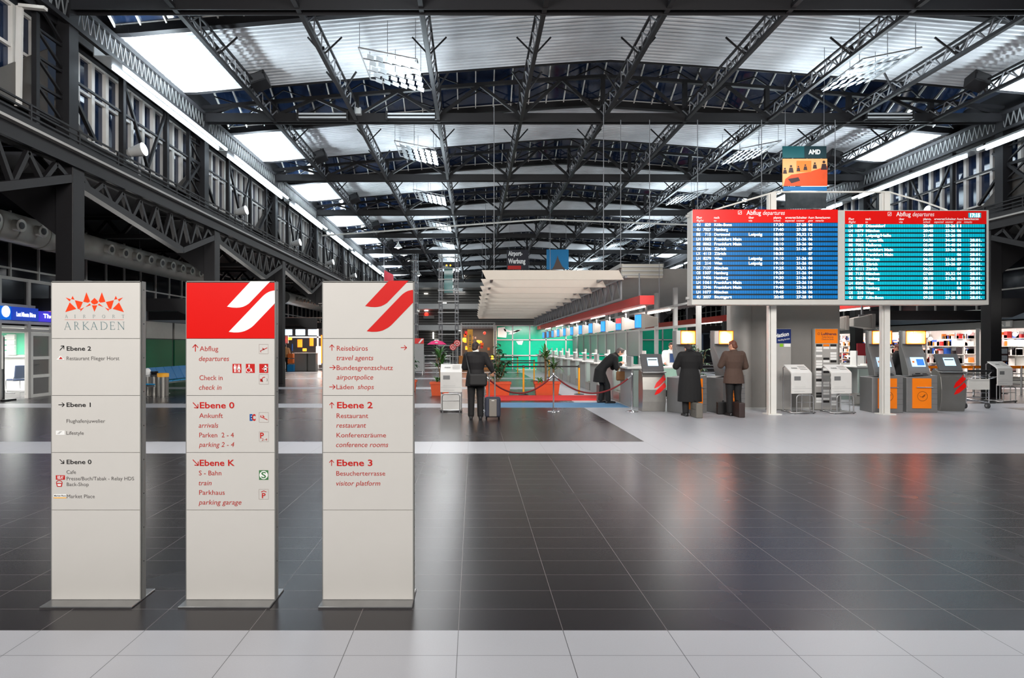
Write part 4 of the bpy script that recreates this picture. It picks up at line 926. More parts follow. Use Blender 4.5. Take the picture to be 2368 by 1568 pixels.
copy_tree(k0, 'orange self-service kiosk with crane emblem in full view', (11.08, 16.05, 0), -.1)

def skiosk(label, loc, rz, gl):
    t = thing('steel_kiosk', label, 'check-in kiosk', (0, 0, 0), 'brushed steel kiosks')
    prof = [(-.16, 0), (.2, 0), (.2, 1.0), (.05, 1.06), (-.12, .98), (-.20, .86), (-.24, .55), (-.22, .25)]
    g = G(); g.prism(prof, lambda u, v, w: (-.29+w, u, v), .58); b = g.obj('body', STAINL if gl else mat('kiosk_steel_matt', (132, 130, 126), .4, .6), t, bev=.01)
    g = G(); g.prism([(-.14, 1.02), (-.10, .98), (.16, 1.40), (.10, 1.44)], lambda u, v, w: (-.27+w, u, v), .54); g.obj('screen_hood', KD, t, bev=.01)
    fn = lambda u, v: (u, -.025+v*.5-.014, 1.235+v*.87)
    g = G(); g.flat([(-.12, -.11), (.14, -.11), (.14, .12), (-.12, .12)], fn); s_ = g.obj('screen', SCRL, t)
    g = G(); g.flat([(-.1, .05), (.12, .05), (.12, .08), (-.1, .08)], lambda u, v: (u, fn(u, v)[1]-.004, fn(u, v)[2])); g.obj('screen_bar', KD, s_)
    g = G(); g.bx(-.29, .29, -.26, -.06, .965, 1.0); g.obj('ledge', ALU, t, bev=.01)
    def surf(u, v):                                     # follow the curved front
        pts = [(0, -.16), (.25, -.22), (.55, -.24), (.86, -.20), (.98, -.12)]
        for (a, ya), (b_, yb) in zip(pts, pts[1:]):
            if a <= v <= b_: return (u, ya+(yb-ya)*(v-a)/(b_-a)-.006, v)
        return (u, -.25, v)
    g = G()
    for (u0, v0), (u1, v1) in (((-.01, .585), (.285, .875)), ((.0, .42), (.285, .69))):
        n = 14
        for i in range(n):
            q = []
            for k, sg in ((i, -1), (i+1, -1), (i+1, 1), (i, 1)):
                tt = k/n; wd = .052*min(1, tt*3.2)**.6; uu = u0+(u1-u0)*tt+.03*sg*min(1, tt*3)*1.2; vv = v0+(v1-v0)*tt-wd*sg*.75+(.0 if sg < 0 else 0)
                q.append((min(uu, .288), vv))
            g.flat(q, surf)
    g.obj('red_stripes', RED, b)
    t.location = loc; t.rotation_euler = (0, 0, rz); return t
s0 = skiosk('brushed steel kiosk with red stripes beside the rope stanchion', (4.5, 16.15, 0), .0, True)
skiosk('dull grey steel kiosk with red stripes beside the luggage trolley', (12.05, 16.25, 0), -.12, False)

def dispenser(label, loc, rz):
    t = thing('leaflet_stand', label, 'stand', (0, 0, 0), 'white form stands with tubular frames')
    WP = mat('stand_white', (222, 220, 216), .35)
    g = G(); g.prism([(-.2, .48), (-.17, .48), (-.17, .95), (-.12, 1.01), (.12, 1.155), (.105, 1.18), (-.14, 1.035), (-.2, .985)], lambda u, v, w: (-.27+w, u, v), .54); b = g.obj('panel', WP, t, bev=.006)
    g = G(); rect(g, -.2, .90, -.03, .80, lambda u, v: (u, -.203, v)); g.obj('window', KG, b)
    g = G(); g.bx(-.26, .26, -.202, -.2, .60, .606).bx(-.2, .1, -.202, -.2, .64, .644).bx(-.2, .08, -.202, -.2, .53, .536); g.obj('printed_line', LGREY, b)
    sl = lambda u, v: (u, -.136+v*.228, 1.043+v*.137)
    g = G(); put_text(g, 'messe', -.17, -.02, .30, .25, sl, bold=.03)
    for q in (.15, .4, .65): rect(g, .03, q, .22, q+.06, sl)
    g.obj('lettering', GREY, b)
    g = G()
    for x in (-.25, .25): g.path([(x, .16, .02), (x, .16, 1.1), (x, .08, 1.14)], .014)
    g.path([(-.27, .2, .03), (-.27, -.32, .03), (.27, -.32, .03), (.27, .2, .03)], .016, closed=True)
    for x in (-.25, .25): g.path([(x, -.15, .03), (x, -.15, .52)], .013)
    g.obj('tube_frame', ALU, t)
    g = G(); pts = [(-.22, -.32, .03), (-.22, -.32, .38)]+[(-.22+.07*(1-math.cos(a)), -.32, .38+.07*math.sin(a)) for a in (.4, .8, 1.2, 1.57)]+[(.15+.07*math.sin(a), -.32, .38+.07*math.cos(a)) for a in (0, .4, .8, 1.2, 1.57)]+[(.22, -.32, .03)]
    g.path(pts, .014); g.path([(-.22, -.32, .28), (.22, -.32, .28)], .008); g.obj('hoop', ALU, t)
    g = G(); g.bx(-.2, .2, -.30, .15, .03, .04); g.obj('tray', ALU, t)
    for x in (-.24, .24):
        g = G(); g.tube((x, -.3, 0), (x, -.3, .03), .02); g.obj('foot', BLACK, t)
    t.location = loc; t.rotation_euler = (0, 0, rz); return t
d0 = dispenser('white form stand with tubular hoop before the navy information column', (7.95, 15.75, 0), .14)
copy_tree(d0, 'white form stand with tubular hoop before the orange headed column', (8.92, 15.75, 0), .14)
copy_tree(d0, 'white form stand behind the luggage trolley', (15.5, 18.9, 0), .2)
d1 = copy_tree(d0, 'white form stand beside the man with the trolley suitcase', (-.56, 16.2, 0), .0)
for ch in d1.children:                                  # this one has a solid lower board inside its hoop
    if ch.name.startswith('tray'): last = ch
g = G(); g.bx(-.25, .25, -.31, -.29, .06, .44); o = g.obj('lower_board', mat('stand_white', (222, 220, 216), .35)); o.parent = d1

# luggage trolley
t = thing('luggage_trolley', 'empty steel luggage trolley with white basket panel', 'luggage trolley', (13.15, 16.75, 0))
g = G(); X0, Y0 = 13.15, 16.75
for s in (-.3, .3): g.path([(X0+s, Y0-.05, .14), (X0+s, Y0-.05, .9), (X0+s*1.0, Y0-.16, .99)], .016)
g.path([(X0-.3, Y0-.05, .16), (X0-.36, Y0+1.0, .20), (X0-.2, Y0+1.15, .20), (X0+.2, Y0+1.15, .20), (X0+.36, Y0+1.0, .20), (X0+.3, Y0-.05, .16)], .018)
for z in (.30, .42, .88): g.path([(X0-.3, Y0-.05, z), (X0+.3, Y0-.05, z)], .012)
for q in range(4): g.path([(X0-.32, Y0+.2+q*.22, .18), (X0+.32, Y0+.2+q*.22, .18)], .01)
g.path([(X0-.12, Y0-.06, .30), (X0-.12, Y0-.06, .42), (X0+.08, Y0-.06, .42), (X0+.08, Y0-.06, .30)], .012)
g.obj('frame', CHROME, t)
g = G(); g.tube((X0-.33, Y0-.16, .99), (X0+.33, Y0-.16, .99), .028, n=10); g.obj('handle', BLACK, t)
g = G(); g.bx(X0-.28, X0+.28, Y0-.10, Y0-.07, .50, .78); g.obj('basket_panel', WHITE, t, bev=.006)
g = G(); g.path([(X0-.28, Y0-.08, .78), (X0-.3, Y0-.3, .84), (X0+.3, Y0-.3, .84), (X0+.28, Y0-.08, .78)], .012); g.obj('basket_rim', CHROME, t)
for dx, dy in ((-.3, 0), (.3, 0), (0, 1.05)):
    g = G(); g.tube((X0+dx-.025, Y0+dy, .075), (X0+dx+.025, Y0+dy, .075), .075, n=18); wq = g.obj('wheel', DGREY, t)
    g = G(); g.tube((X0+dx-.03, Y0+dy, .075), (X0+dx+.03, Y0+dy, .075), .03, n=12); g.obj('hub', ALU, wq)

# steel barrier with orange belt at the shop side
t = thing('steel_barrier', 'low steel barrier with orange band in front of the bright shop', 'barrier', (16, 21.5, 0))
for x in (13.2, 15.0, 16.8, 18.4, 20.0):
    g = G(); g.tube((x, 21.5, 0), (x, 21.5, .95), .03, n=10); g.obj('post', ALU, t)
g = G()
for z in (.25, .48, .7): g.tube((13.2, 21.5, z), (20.0, 21.5, z), .014)
g.obj('rail', ALU, t)
g = G(); g.bx(13.2, 20.0, 21.48, 21.52, .88, .97); g.obj('orange_band', ORANGE, t)

# ================================================================== ROPE STANCHIONS AND BELT POSTS
def stanchion(label):
    t = thing('rope_stanchion', label, 'stanchion', (0, 0, 0), 'chrome rope stanchions')
    g = G(); g.lathe([(.155, 0), (.155, .012), (.13, .022), (.04, .035), (.022, .045)], n=28); g.obj('base', CHROME, t)
    g = G(); g.lathe([(.019, .04), (.019, .9)], n=14); g.obj('pole', CHROME, t)
    g = G(); g.lathe([(.019, .9), (.032, .91), (.032, .93), (.02, .94), (.028, .955), (.015, .97)], n=16); g.obj('cap', CHROME, t)
    return t
SA, SB, SC = (1.995, 15.96), (3.95, 15.95), (.27, 15.98)
st = stanchion('chrome rope stanchion standing free in front of the red carpet'); st.location = SA+(0,)
copy_tree(st, 'chrome rope stanchion beside the brushed steel kiosk', SB+(0,)); copy_tree(st, 'chrome rope stanchion behind the man with the suitcase', SC+(0,))
ROPE = mat('dark_red_rope', (112, 14, 20), .7)
for (a, b), lb in (((SC, SA), 'dark red rope sagging behind the trolley suitcase'), ((SA, SB), 'dark red rope sagging in front of the bending man')):
    t = thing('barrier_rope', lb, 'rope', ((a[0]+b[0])/2, a[1], .5), 'barrier ropes')
    pts = []
    for i in range(25):
        u = i/24; pts.append((a[0]+.06+(b[0]-a[0]-.12)*u, a[1]+(b[1]-a[1])*u, .86-.40*4*u*(1-u)+.0))
    g = G(); g.path(pts, .02, 8); g.obj('cord', ROPE, t)
    for i, s in ((0, 1), (24, -1)):
        g = G(); p = Vector(pts[i]); q = Vector(pts[i+s]); g.tube(p-(q-p).normalized()*.05, p+(q-p).normalized()*.06, .024, n=10); g.obj('end_clip', CHROME, t)
BYEL = mat('yellow_post', (246, 170, 28), .4)
def bpost(label):
    t = thing('belt_post', label, 'barrier post', (0, 0, 0), 'yellow belt posts')
    g = G(); g.lathe([(.17, 0), (.17, .015), (.05, .03)], n=24); g.obj('base', BLACK, t)
    g = G(); g.lathe([(.033, .03), (.033, .9)], n=14); g.obj('pole', BYEL, t)
    g = G(); g.lathe([(.038, .9), (.038, .98), (.03, .99)], n=14); g.obj('belt_cassette', mat('cassette_grey', (60, 56, 48), .4), t)
    return t
BP = [((1.68, 21.5), 'yellow belt post between the two plant tubs'), ((3.56, 21.6), 'yellow belt post by the queue end of the rope'), ((2.82, 29.8), 'yellow belt post in the second queue lane'), ((2.95, 26.2), 'yellow belt post in the first queue lane'), ((2.62, 38.0), 'yellow belt post farthest back by the green wall'), ((3.9, 33.0), 'yellow belt post beside the desks in the third lane')]
b0 = bpost(BP[0][1]); b0.location = BP[0][0]+(0,)
for p, lb in BP[1:]: copy_tree(b0, lb, p+(0,))
for i, (a, b) in enumerate((((1.68, 21.5), (3.56, 21.6)), ((.1, 21.4), (1.68, 21.5)), ((1.1, 26.1), (2.95, 26.2)), ((.8, 29.6), (2.82, 29.8)), ((.6, 38), (2.62, 38.0)))):
    g = G(); g.bar((a[0]+.04, a[1], .94), (b[0]-.04, b[1], .94), .012, .05); tag(g.obj('barrier_belt', mat('black_belt', (22, 26, 28), .6)), 'black retractable belt stretched %s' % ['between the two nearest yellow posts', 'behind the leafy plant tub', 'across the first queue lane', 'across the second queue lane', 'across the farthest queue lane'][i], 'barrier belt', 'barrier belts')

# trolley suitcase, small cases
t = thing('trolley_suitcase', 'dark blue trolley suitcase with grey front pocket and pulled-out handle', 'suitcase', (.43, 14.33, 0))
g = G(); g.bx(.255, .605, 14.22, 14.44, .05, .50); s_ = g.obj('shell', mat('navy_fabric', (44, 48, 62), .7), t, bev=.05, seg=4)
g = G(); g.bx(.345, .515, 14.195, 14.24, .07, .46); g.obj('pocket', mat('grey_fabric', (122, 116, 108), .7), t, bev=.015)
g = G(); g.bx(.40, .46, 14.185, 14.197, .42, .435); g.obj('label', WHITE, t)
g = G()
for x in (.35, .48): g.tube((x, 14.36, .48), (x, 14.36, 1.0), .016, n=10)
g.obj('handle_tube', ALU, t)
g = G(); g.path([(.33, 14.36, 1.0), (.36, 14.36, 1.03), (.47, 14.36, 1.03), (.50, 14.36, 1.0)], .02); g.obj('grip', BLACK, t)
for x in (.29, .57):
    g = G(); g.tube((x-.02, 14.42, .04), (x+.02, 14.42, .04), .04, n=14); g.obj('wheel', BLACK, t)
def case(label, x, y, w_, d, h, m):
    t = thing('travel_case', label, 'case', (x, y, 0), 'small travel cases')
    g = G(); g.bx(x-w_/2, x+w_/2, y-d/2, y+d/2, .0, h); g.obj('shell', m, t, bev=.02, seg=3)
    g = G(); g.path([(x-.02, y-d*.2, h), (x-.02, y-d*.2, h+.03), (x-.02, y+d*.2, h+.03), (x-.02, y+d*.2, h)], .009); g.obj('handle', BLACK, t)
    g = G(); g.bx(x-w_/2-.002, x+w_/2+.002, y-d/2+.03, y+d/2-.03, h*.55, h*.57); g.obj('seam', BLACK, t)
case('small grey hard case standing by the feet of the black-coated man', wx(1609, 14.75), 14.7, .15, .42, .34, mat('grey_case', (104, 100, 92), .5))
case('small black case standing by the feet of the brown-jacketed man', wx(1706, 14.85), 14.8, .14, .4, .34, mat('brown_black_case', (52, 38, 36), .5))
case('flat black bag between the brown-jacketed man and his kiosk', wx(1680, 15.2), 15.35, .34, .14, .3, mat('black_bag', (22, 20, 20), .6))
case('grey travel case behind the bending man', wx(1392, 18.6), 18.7, .2, .45, .5, mat('grey_case_dark', (92, 88, 86), .5))

# ================================================================== PEOPLE
SKIN = mat('skin', (206, 150, 122), .55, var=.05, scale=12)
def V(*a): return Vector(a)
def spine_loft(g, pts, ws, ds, n=20):
    rings = []
    for i, p in enumerate(pts):
        a = pts[max(0, i-1)]; b = pts[min(len(pts)-1, i+1)]; d = (b-a).normalized(); lat = V(1, 0, 0); fr = d.cross(lat).normalized()
        rings.append([p+lat*ws[i]*math.cos(2*PI*k/n)+fr*ds[i]*math.sin(2*PI*k/n) for k in range(n)])
    g.loft(rings)
def hand(g, wrist, d, palm_n, s=1, curl=.5):
    """palm and five separate fingers; d points along the hand, palm_n out of the palm, s mirrors the thumb"""
    d = d.normalized(); palm_n = (palm_n-d*palm_n.dot(d)).normalized(); lat = d.cross(palm_n)*s
    for q in range(5): g.tube(wrist+d*.0+lat*(.014*(q-2)), wrist+d*.085+lat*(.019*(q-2)), .014, .012, 8)
    g.sph(wrist+d*.045, (.026, .026, .03), 10, 6)
    for q, ln in zip(range(4), (.068, .078, .074, .058)):
        p = wrist+d*.085+lat*(.021*(1.5-q)); seg = [p]; dd = d.copy()
        for j in range(3):
            dd = (dd+palm_n*curl*(.55+.2*j)).normalized(); p = p+dd*ln*(.42, .33, .25)[j]; seg.append(p)
        g.limb(seg, [.0085, .0082, .0075, .0065], 7)
    p = wrist+d*.02+lat*.03; seg = [p, p+(d*.6+lat*.75+palm_n*.25)*.036, p+(d*.6+lat*.75+palm_n*.25)*.036+(d*.85+lat*.15+palm_n*.45)*.034]
    g.limb(seg, [.0125, .0105, .008], 7)
def person(label, loc, rz, J, upper, lower, hair_m, hem, vox=.010, jacket='jacket', coll=None, shoe=BLACK, flare=1.0, scale=1.0, bulk=1.0, turn=0.0):
    t = thing('person', label, 'person', (0, 0, 0))
    sp = J['spine']; hd = J['head']; up = (hd-sp[-1]).normalized()
    W = [.165, .15, .185, .20, .085]; D = [.115, .105, .125, .115, .075]
    fwd = V(0, up.z, -up.y) if abs(up.z) > .2 else V(0, 0, -1); fwd = J.get('face', fwd).normalized(); fwd = Matrix.Rotation(turn, 3, 'Z') @ fwd; lat = fwd.cross(up).normalized()
    # body: one continuous remeshed skin
    g = G(); spine_loft(g, sp, [a*.92 for a in W], [a*.92 for a in D])
    g.limb([sp[-1]-up*.03, hd-up*.06], [.058, .054]); g.sph(hd, (.074, .094, .112), 16, 12); g.sph(hd+fwd*.035-up*.065, (.055, .055, .058), 14, 10)
    g.limb([hd+fwd*.085+up*.012, hd+fwd*.112-up*.022], [.010, .016], 8); g.sph(hd+fwd*.10-up*.062, (.020, .012, .008), 8, 6); g.sph(hd+fwd*.086-up*.095, .020, 8, 6)
    for s in (-1, 1):
        g.sph(hd+lat*.078*s-up*.012-fwd*.008, (.012, .022, .032), 8, 6)
        g.sph(hd+lat*.034*s+fwd*.082+up*.028, (.022, .01, .008), 8, 6)
        a = J['armL' if s < 0 else 'armR']; g.limb(a, [.058, .043, .030])
        k = J['legL' if s < 0 else 'legR']; g.limb(k, [.085, .056, .040]); f = k[2]; fd = J.get('toe', V(0, 1, 0)); g.limb([f-V(0, 0, .04)-fd*.03, f-V(0, 0, .055)+fd*.15], [.034, .026])
        hd_d = J.get('handL' if s < 0 else 'handR', (a[2]-a[1])); hand(g, a[2], hd_d, J.get('palmL' if s < 0 else 'palmR', V(-s, 0, -.2)), s, J.get('curl', .5))
    b = g.obj('body', SKIN, t, remesh=min(vox, .0075) if vox < .015 else vox)
    for s in (-1, 1):
        g = G(); g.sph(hd+lat*.033*s+fwd*.088+up*.010, .011, 8, 6); g.obj('eye', mat('eye_dark', (40, 30, 26), .2), b)
    g = G(); g.sph(hd+fwd*.110-up*.062, (.020, .006, .004), 8, 4); g.obj('mouth', mat('lips', (150, 84, 76), .5), b)
    # hair
    g = G(); c = hd-fwd*.014+up*.018; g.sph(c, (.083, .100, .104), 18, 12); g.sph(hd-fwd*.05-up*.045, (.070, .055, .065), 14, 8); g.sph(hd+fwd*.02+up*.075, (.066, .07, .04), 12, 8)
    g.obj('hair', hair_m, t, remesh=.012)
    # trousers, shoes
    g = G()
    for k in ('legL', 'legR'):
        l = J[k]; g.limb([l[0], l[1], l[2]+V(0, 0, .01)], [.105*bulk, .080, .072])
    g.sph(sp[0], (.175*bulk, .13*bulk, .12), 16, 10); g.obj('trousers', lower, t, remesh=vox)
    fd = J.get('toe', V(0, 1, 0))
    for k in ('legL', 'legR'):
        f = J[k][2]; g = G(); g.limb([f-V(0, 0, .045)-fd*.05, f-V(0, 0, .05)+fd*.10, f-V(0, 0, .06)+fd*.19], [.046, .042, .032]); g.bx(f.x-.04, f.x+.04, f.y-.09, f.y+.2, 0, .03) if fd.y > .9 else None
        g.obj('shoe', shoe, t, remesh=.012)
    # coat: torso, skirt, sleeves
    g = G(); spine_loft(g, sp, [a*1.13*bulk if i < 4 else .09 for i, a in enumerate(W)], [a*1.2*bulk if i < 4 else .09 for i, a in enumerate(D)])
    base = sp[0]; drop = base.z-hem
    spine_loft(g, [sp[1], base, base-V(0, -J.get('hem_y', 0)*.4, drop*.45), base-V(0, -J.get('hem_y', 0), drop)], [.175*bulk, .205*bulk, .215*bulk*flare, .225*bulk*flare], [.13*bulk, .16*bulk, .17*bulk*flare, .18*bulk*flare])
    for s in ('armL', 'armR'):
        a = J[s]; e = a[2]+(a[1]-a[2]).normalized()*.02; g.limb([a[0], a[1], e], [.088*bulk, .070*bulk, .054])
    for s in (-1, 1): g.limb([sp[3]+V(.0, 0, 0), J['armL' if s < 0 else 'armR'][0]], [.10*bulk, .085*bulk])
    cl = g.obj(jacket, upper, t, remesh=vox)
    if coll: 
        g = G(); p = sp[-1]+up*.035; spine_loft(g, [p-up*.025, p+up*.025], [.074, .070], [.070, .066]); g.obj('collar', coll, t)
    else:
        g = G(); p = sp[-1]+up*.02; spine_loft(g, [p-up*.05, p+up*.03], [.098, .084], [.092, .080]); g.obj('coat_collar', upper, t, bev=.01)
    t.location = loc; t.rotation_euler = (0, 0, rz); t.scale = (scale,)*3
    return t
SPS = [V(0, 0, .95), V(0, .01, 1.10), V(0, -.01, 1.28), V(0, -.01, 1.42), V(0, 0, 1.49)]
def stand(**k):
    J = dict(spine=SPS, head=V(0, .02, 1.635), armL=[V(-.19, 0, 1.42), V(-.26, .03, 1.14), V(-.20, .24, 1.10)], armR=[V(.19, 0, 1.42), V(.26, .03, 1.14), V(.20, .24, 1.10)],
             legL=[V(-.095, 0, .92), V(-.10, .01, .50), V(-.105, -.02, .09)], legR=[V(.095, 0, .92), V(.10, .01, .50), V(.105, -.02, .09)])
    J.update(k); return J
COATB = mat('black_wool', (15, 14, 15), .85, var=.15, scale=20); SUIT = mat('charcoal_suit', (20, 18, 20), .8, var=.15, scale=20); TROUB = mat('black_trousers', (15, 14, 15), .8); BROWN = mat('brown_jacket_cloth', (76, 57, 48), .85, var=.12, scale=20)
HAIRD = mat('dark_brown_hair', (44, 30, 26), .6, var=.3, scale=60); HAIRG = mat('greying_hair', (84, 74, 72), .6, var=.3, scale=60); HAIRB = mat('auburn_hair', (96, 52, 36), .6, var=.3, scale=60)
person('person in dark suit seen from behind, one hand on the trolley suitcase handle', (.05, 14.32, 0), 0,
       stand(armR=[V(.19, 0, 1.42), V(.315, .0, 1.20), V(.375, .03, 1.07)], handR=V(.02, .03, -.1), palmR=V(0, 1, 0), armL=[V(-.19, 0, 1.42), V(-.25, .06, 1.16), V(-.10, .24, 1.14)], head=V(-.0, .03, 1.62)), SUIT, TROUB, HAIRD, .74, coll=WHITE, turn=-.5, bulk=1.05)
person('person in long black coat seen from behind, bowed over the orange kiosk', (5.06, 14.98, 0), .05,
       stand(head=V(0, .09, 1.565), armL=[V(-.19, 0, 1.41), V(-.29, .10, 1.16), V(-.14, .34, 1.18)], armR=[V(.19, 0, 1.41), V(.28, .10, 1.16), V(.12, .34, 1.20)]), COATB, TROUB, HAIRD, .34, jacket='coat', flare=1.08, bulk=1.16)
person('person in brown jacket seen from behind, working at the orange kiosk', (6.12, 15.05, 0), .1,
       stand(head=V(0, .05, 1.655), armL=[V(-.19, 0, 1.43), V(-.27, .10, 1.18), V(-.14, .36, 1.20)], armR=[V(.19, 0, 1.43), V(.30, .02, 1.16), V(.24, .26, 1.08)]), BROWN, TROUB, HAIRB, .76, bulk=1.1, turn=.5)
person('person in black coat bending forward over the first check-in desk', (3.74, 18.3, 0), -PI/2+.12,
       stand(spine=[V(0, -.12, .93), V(0, -.03, 1.06), V(0, .13, 1.20), V(0, .27, 1.31), V(0, .34, 1.37)], head=V(0, .46, 1.47), face=V(0, .92, -.35), armL=[V(-.19, .26, 1.28), V(-.24, .33, 1.00), V(-.16, .50, 1.10)], armR=[V(.19, .26, 1.28), V(.25, .28, 1.00), V(.14, .44, 1.12)],
             legL=[V(-.095, -.12, .90), V(-.10, -.02, .50), V(-.105, -.08, .09)], legR=[V(.095, -.12, .90), V(.10, .06, .52), V(.105, .08, .09)], hem_y=-.02), COATB, TROUB, HAIRG, .60, jacket='coat', flare=1.02)
t = thing('shoulder_bag', 'brown leather bag hanging from the arm of the bending man', 'bag', (4.1, 18.05, .8))
g = G(); g.bx(4.02, 4.32, 17.98, 18.08, .66, .92); g.obj('pouch', mat('brown_leather', (122, 82, 44), .45), t, bev=.04, seg=4); g = G(); g.path([(4.05, 18.03, .9), (4.1, 18.04, 1.0), (4.17, 18.05, 1.03), (4.24, 18.04, 1.0), (4.29, 18.03, .9)], .012); g.obj('strap', mat('brown_leather', (122, 82, 44), .45), t)
t = thing('shoulder_bag', 'black shoulder bag on the hip of the man with the trolley suitcase', 'bag', (.12, 14.1, .8))
g = G(); g.bx(-.10, .30, 14.03, 14.13, .76, 1.04); g.obj('pouch', mat('black_bag', (22, 20, 20), .6), t, bev=.045, seg=4); g = G(); g.path([(-.08, 14.08, 1.02), (-.14, 14.12, 1.3), (-.17, 14.2, 1.46), (-.12, 14.34, 1.5), (-.05, 14.45, 1.40)], .014); g.obj('strap', BLACK, t)
person('person in tan shirt standing by the distant shop counters', (-12.15, 41.3, 0), .1, stand(), mat('tan_cloth', (190, 140, 90), .8), TROUB, HAIRD, .88, vox=.02, jacket='shirt')
person('person with dark hair and white shirt behind the office desk', (6.15, 19.9, 0), PI-.3, stand(), mat('white_cloth', (230, 228, 226), .8), TROUB, HAIRD, .9, vox=.018, jacket='shirt')
person('person in dark clothes seen between the orange kiosks behind a board post', (12.75, 19.2, 0), .6, stand(), COATB, TROUB, HAIRB, .8, vox=.018, scale=.97)

# ================================================================== PLANTS AND TUBS
TERRA = mat('orange_tub', (206, 78, 28), .55, var=.1); SOIL = mat('soil', (46, 34, 26), .9); LEAF = mat('leaf_green', (58, 104, 44), .45, var=.4, scale=7); LEAFD = mat('leaf_dark_green', (40, 76, 44), .45, var=.4, scale=7); BARK = mat('plant_stem', (120, 96, 66), .8)
def strap_leaf(g, p, az, el, ln, wd, droop):
    n = 6; d = V(math.cos(az), math.sin(az), 0); lat = V(-math.sin(az), math.cos(az), 0); pts = []
    q = V(*p); e = el
    L_, Rr = [], []
    for i in range(n+1):
        u = i/n; ww = wd*math.sin(PI*min(1, .12+u*.9))**.7*.5
        L_.append(q+lat*ww); Rr.append(q-lat*ww-V(0, 0, .0))
        q = q+(d*math.cos(e)+V(0, 0, 1)*math.sin(e))*ln/n; e -= droop/n
    m = len(L_); g.add(L_+Rr, [(i, i+1, m+i+1, m+i) for i in range(m-1)], True)
def tub(x0, x1, y, label, kind, seed):
    h, dp = .44, .42; xm = (x0+x1)/2; t = thing('potted_plant', label, 'potted plant', (xm, y+dp/2, 0), 'plants in orange tubs')
    g = G(); i_ = .05
    a = [(x0+i_, y+.03, 0), (x1-i_, y+.03, 0), (x1-i_, y+dp-.03, 0), (x0+i_, y+dp-.03, 0)]; b = [(x0, y, h), (x1, y, h), (x1, y+dp, h), (x0, y+dp, h)]
    g.add(a+b, [(3, 2, 1, 0), (0, 1, 5, 4), (1, 2, 6, 5), (2, 3, 7, 6), (3, 0, 4, 7)])
    g.bx(x0-.02, x1+.02, y-.02, y+.02, h-.06, h+.01).bx(x0-.02, x1+.02, y+dp-.02, y+dp+.02, h-.06, h+.01).bx(x0-.02, x0+.02, y, y+dp, h-.06, h+.01).bx(x1-.02, x1+.02, y, y+dp, h-.06, h+.01); g.obj('tub', TERRA, t)
    g = G(); g.bx(x0+.02, x1-.02, y+.02, y+dp-.02, h-.05, h-.04); g.obj('soil', SOIL, t)
    rnd = random.Random(seed); gs = G(); gl = G(); yc = y+dp/2
    if kind == 'yucca':
        for (sx, zt, k) in ((xm-.05, 1.30, 34), (xm+.22, .95, 20)):
            gs.path([(sx, yc, h-.05), (sx+.02, yc, zt*.6), (sx, yc, zt)], .035, 8)
            for i in range(k): strap_leaf(gl, (sx, yc, zt-.18+.28*i/k), rnd.uniform(0, 6.28), rnd.uniform(.1, 1.4), rnd.uniform(.35, .55), .07, rnd.uniform(.5, 1.7))
        for i in range(12): strap_leaf(gl, (xm-.25, yc-.1, h), rnd.uniform(0, 6.28), rnd.uniform(.5, 1.2), .35, .06, 1.6)
    elif kind == 'palm':
        for i in range(5): gs.path([(xm, yc, h-.05), (xm+rnd.uniform(-.06, .06), yc, .8), (xm+rnd.uniform(-.15, .15), yc+rnd.uniform(-.1, .1), 1.25)], .016, 6)
        for i in range(46): strap_leaf(gl, (xm+rnd.uniform(-.08, .08), yc+rnd.uniform(-.08, .08), rnd.uniform(.9, 1.35)), rnd.uniform(0, 6.28), rnd.uniform(.5, 1.45), rnd.uniform(.4, .62), .07, rnd.uniform(.7, 1.8))
        for i in range(14): strap_leaf(gl, (xm-.1, yc-.1, h), rnd.uniform(0, 6.28), rnd.uniform(.5, 1.2), .4, .06, 1.6)
    else:
        for b_ in range(7):
            bx_, by_ = xm+rnd.uniform(-.30, .28), yc+rnd.uniform(-.12, .12); zt = rnd.uniform(1.0, 1.62)
            gs.path([(xm+rnd.uniform(-.15, .15), yc, h-.05), (bx_*.5+xm*.5, by_, zt*.6), (bx_, by_, zt)], .014, 6)
            for lv in range(7):
                z = h+.15+(zt-h-.1)*lv/6; cx, cy = xm+(bx_-xm)*lv/6, by_; a0 = rnd.uniform(0, 6.28); ln = rnd.uniform(.1, .2)
                c = V(cx+ln*math.cos(a0), cy+ln*math.sin(a0), z+.05); gs.path([(cx, cy, z), c], .005, 5)
                for k in range(7): strap_leaf(gl, c, a0+k*.9, rnd.uniform(-.5, .3), rnd.uniform(.13, .2), .055, .8)
    gs.obj('stem', BARK, t); gl.obj('foliage', LEAFD if kind == 'bush' else LEAF, t)
tub(.38, 1.22, 21.0, 'dense leafy plant in an orange tub behind the trolley suitcase', 'bush', 2)
tub(2.03, 2.86, 20.6+.55, 'tall yucca palm in an orange tub behind the free rope stanchion', 'yucca', 4)
tub(-1.42, -.78, 21.0, 'strap-leaved palm in an orange tub behind the white form stand', 'palm', 6)
tub(-2.62, -2.0, 22.2, 'low leafy plant at the edge of the swoosh sign pylon', 'bush', 9)

tub(6.62, 6.92, 19.3, 'leafy plant half hidden between the two men at the orange kiosks', 'bush', 15)

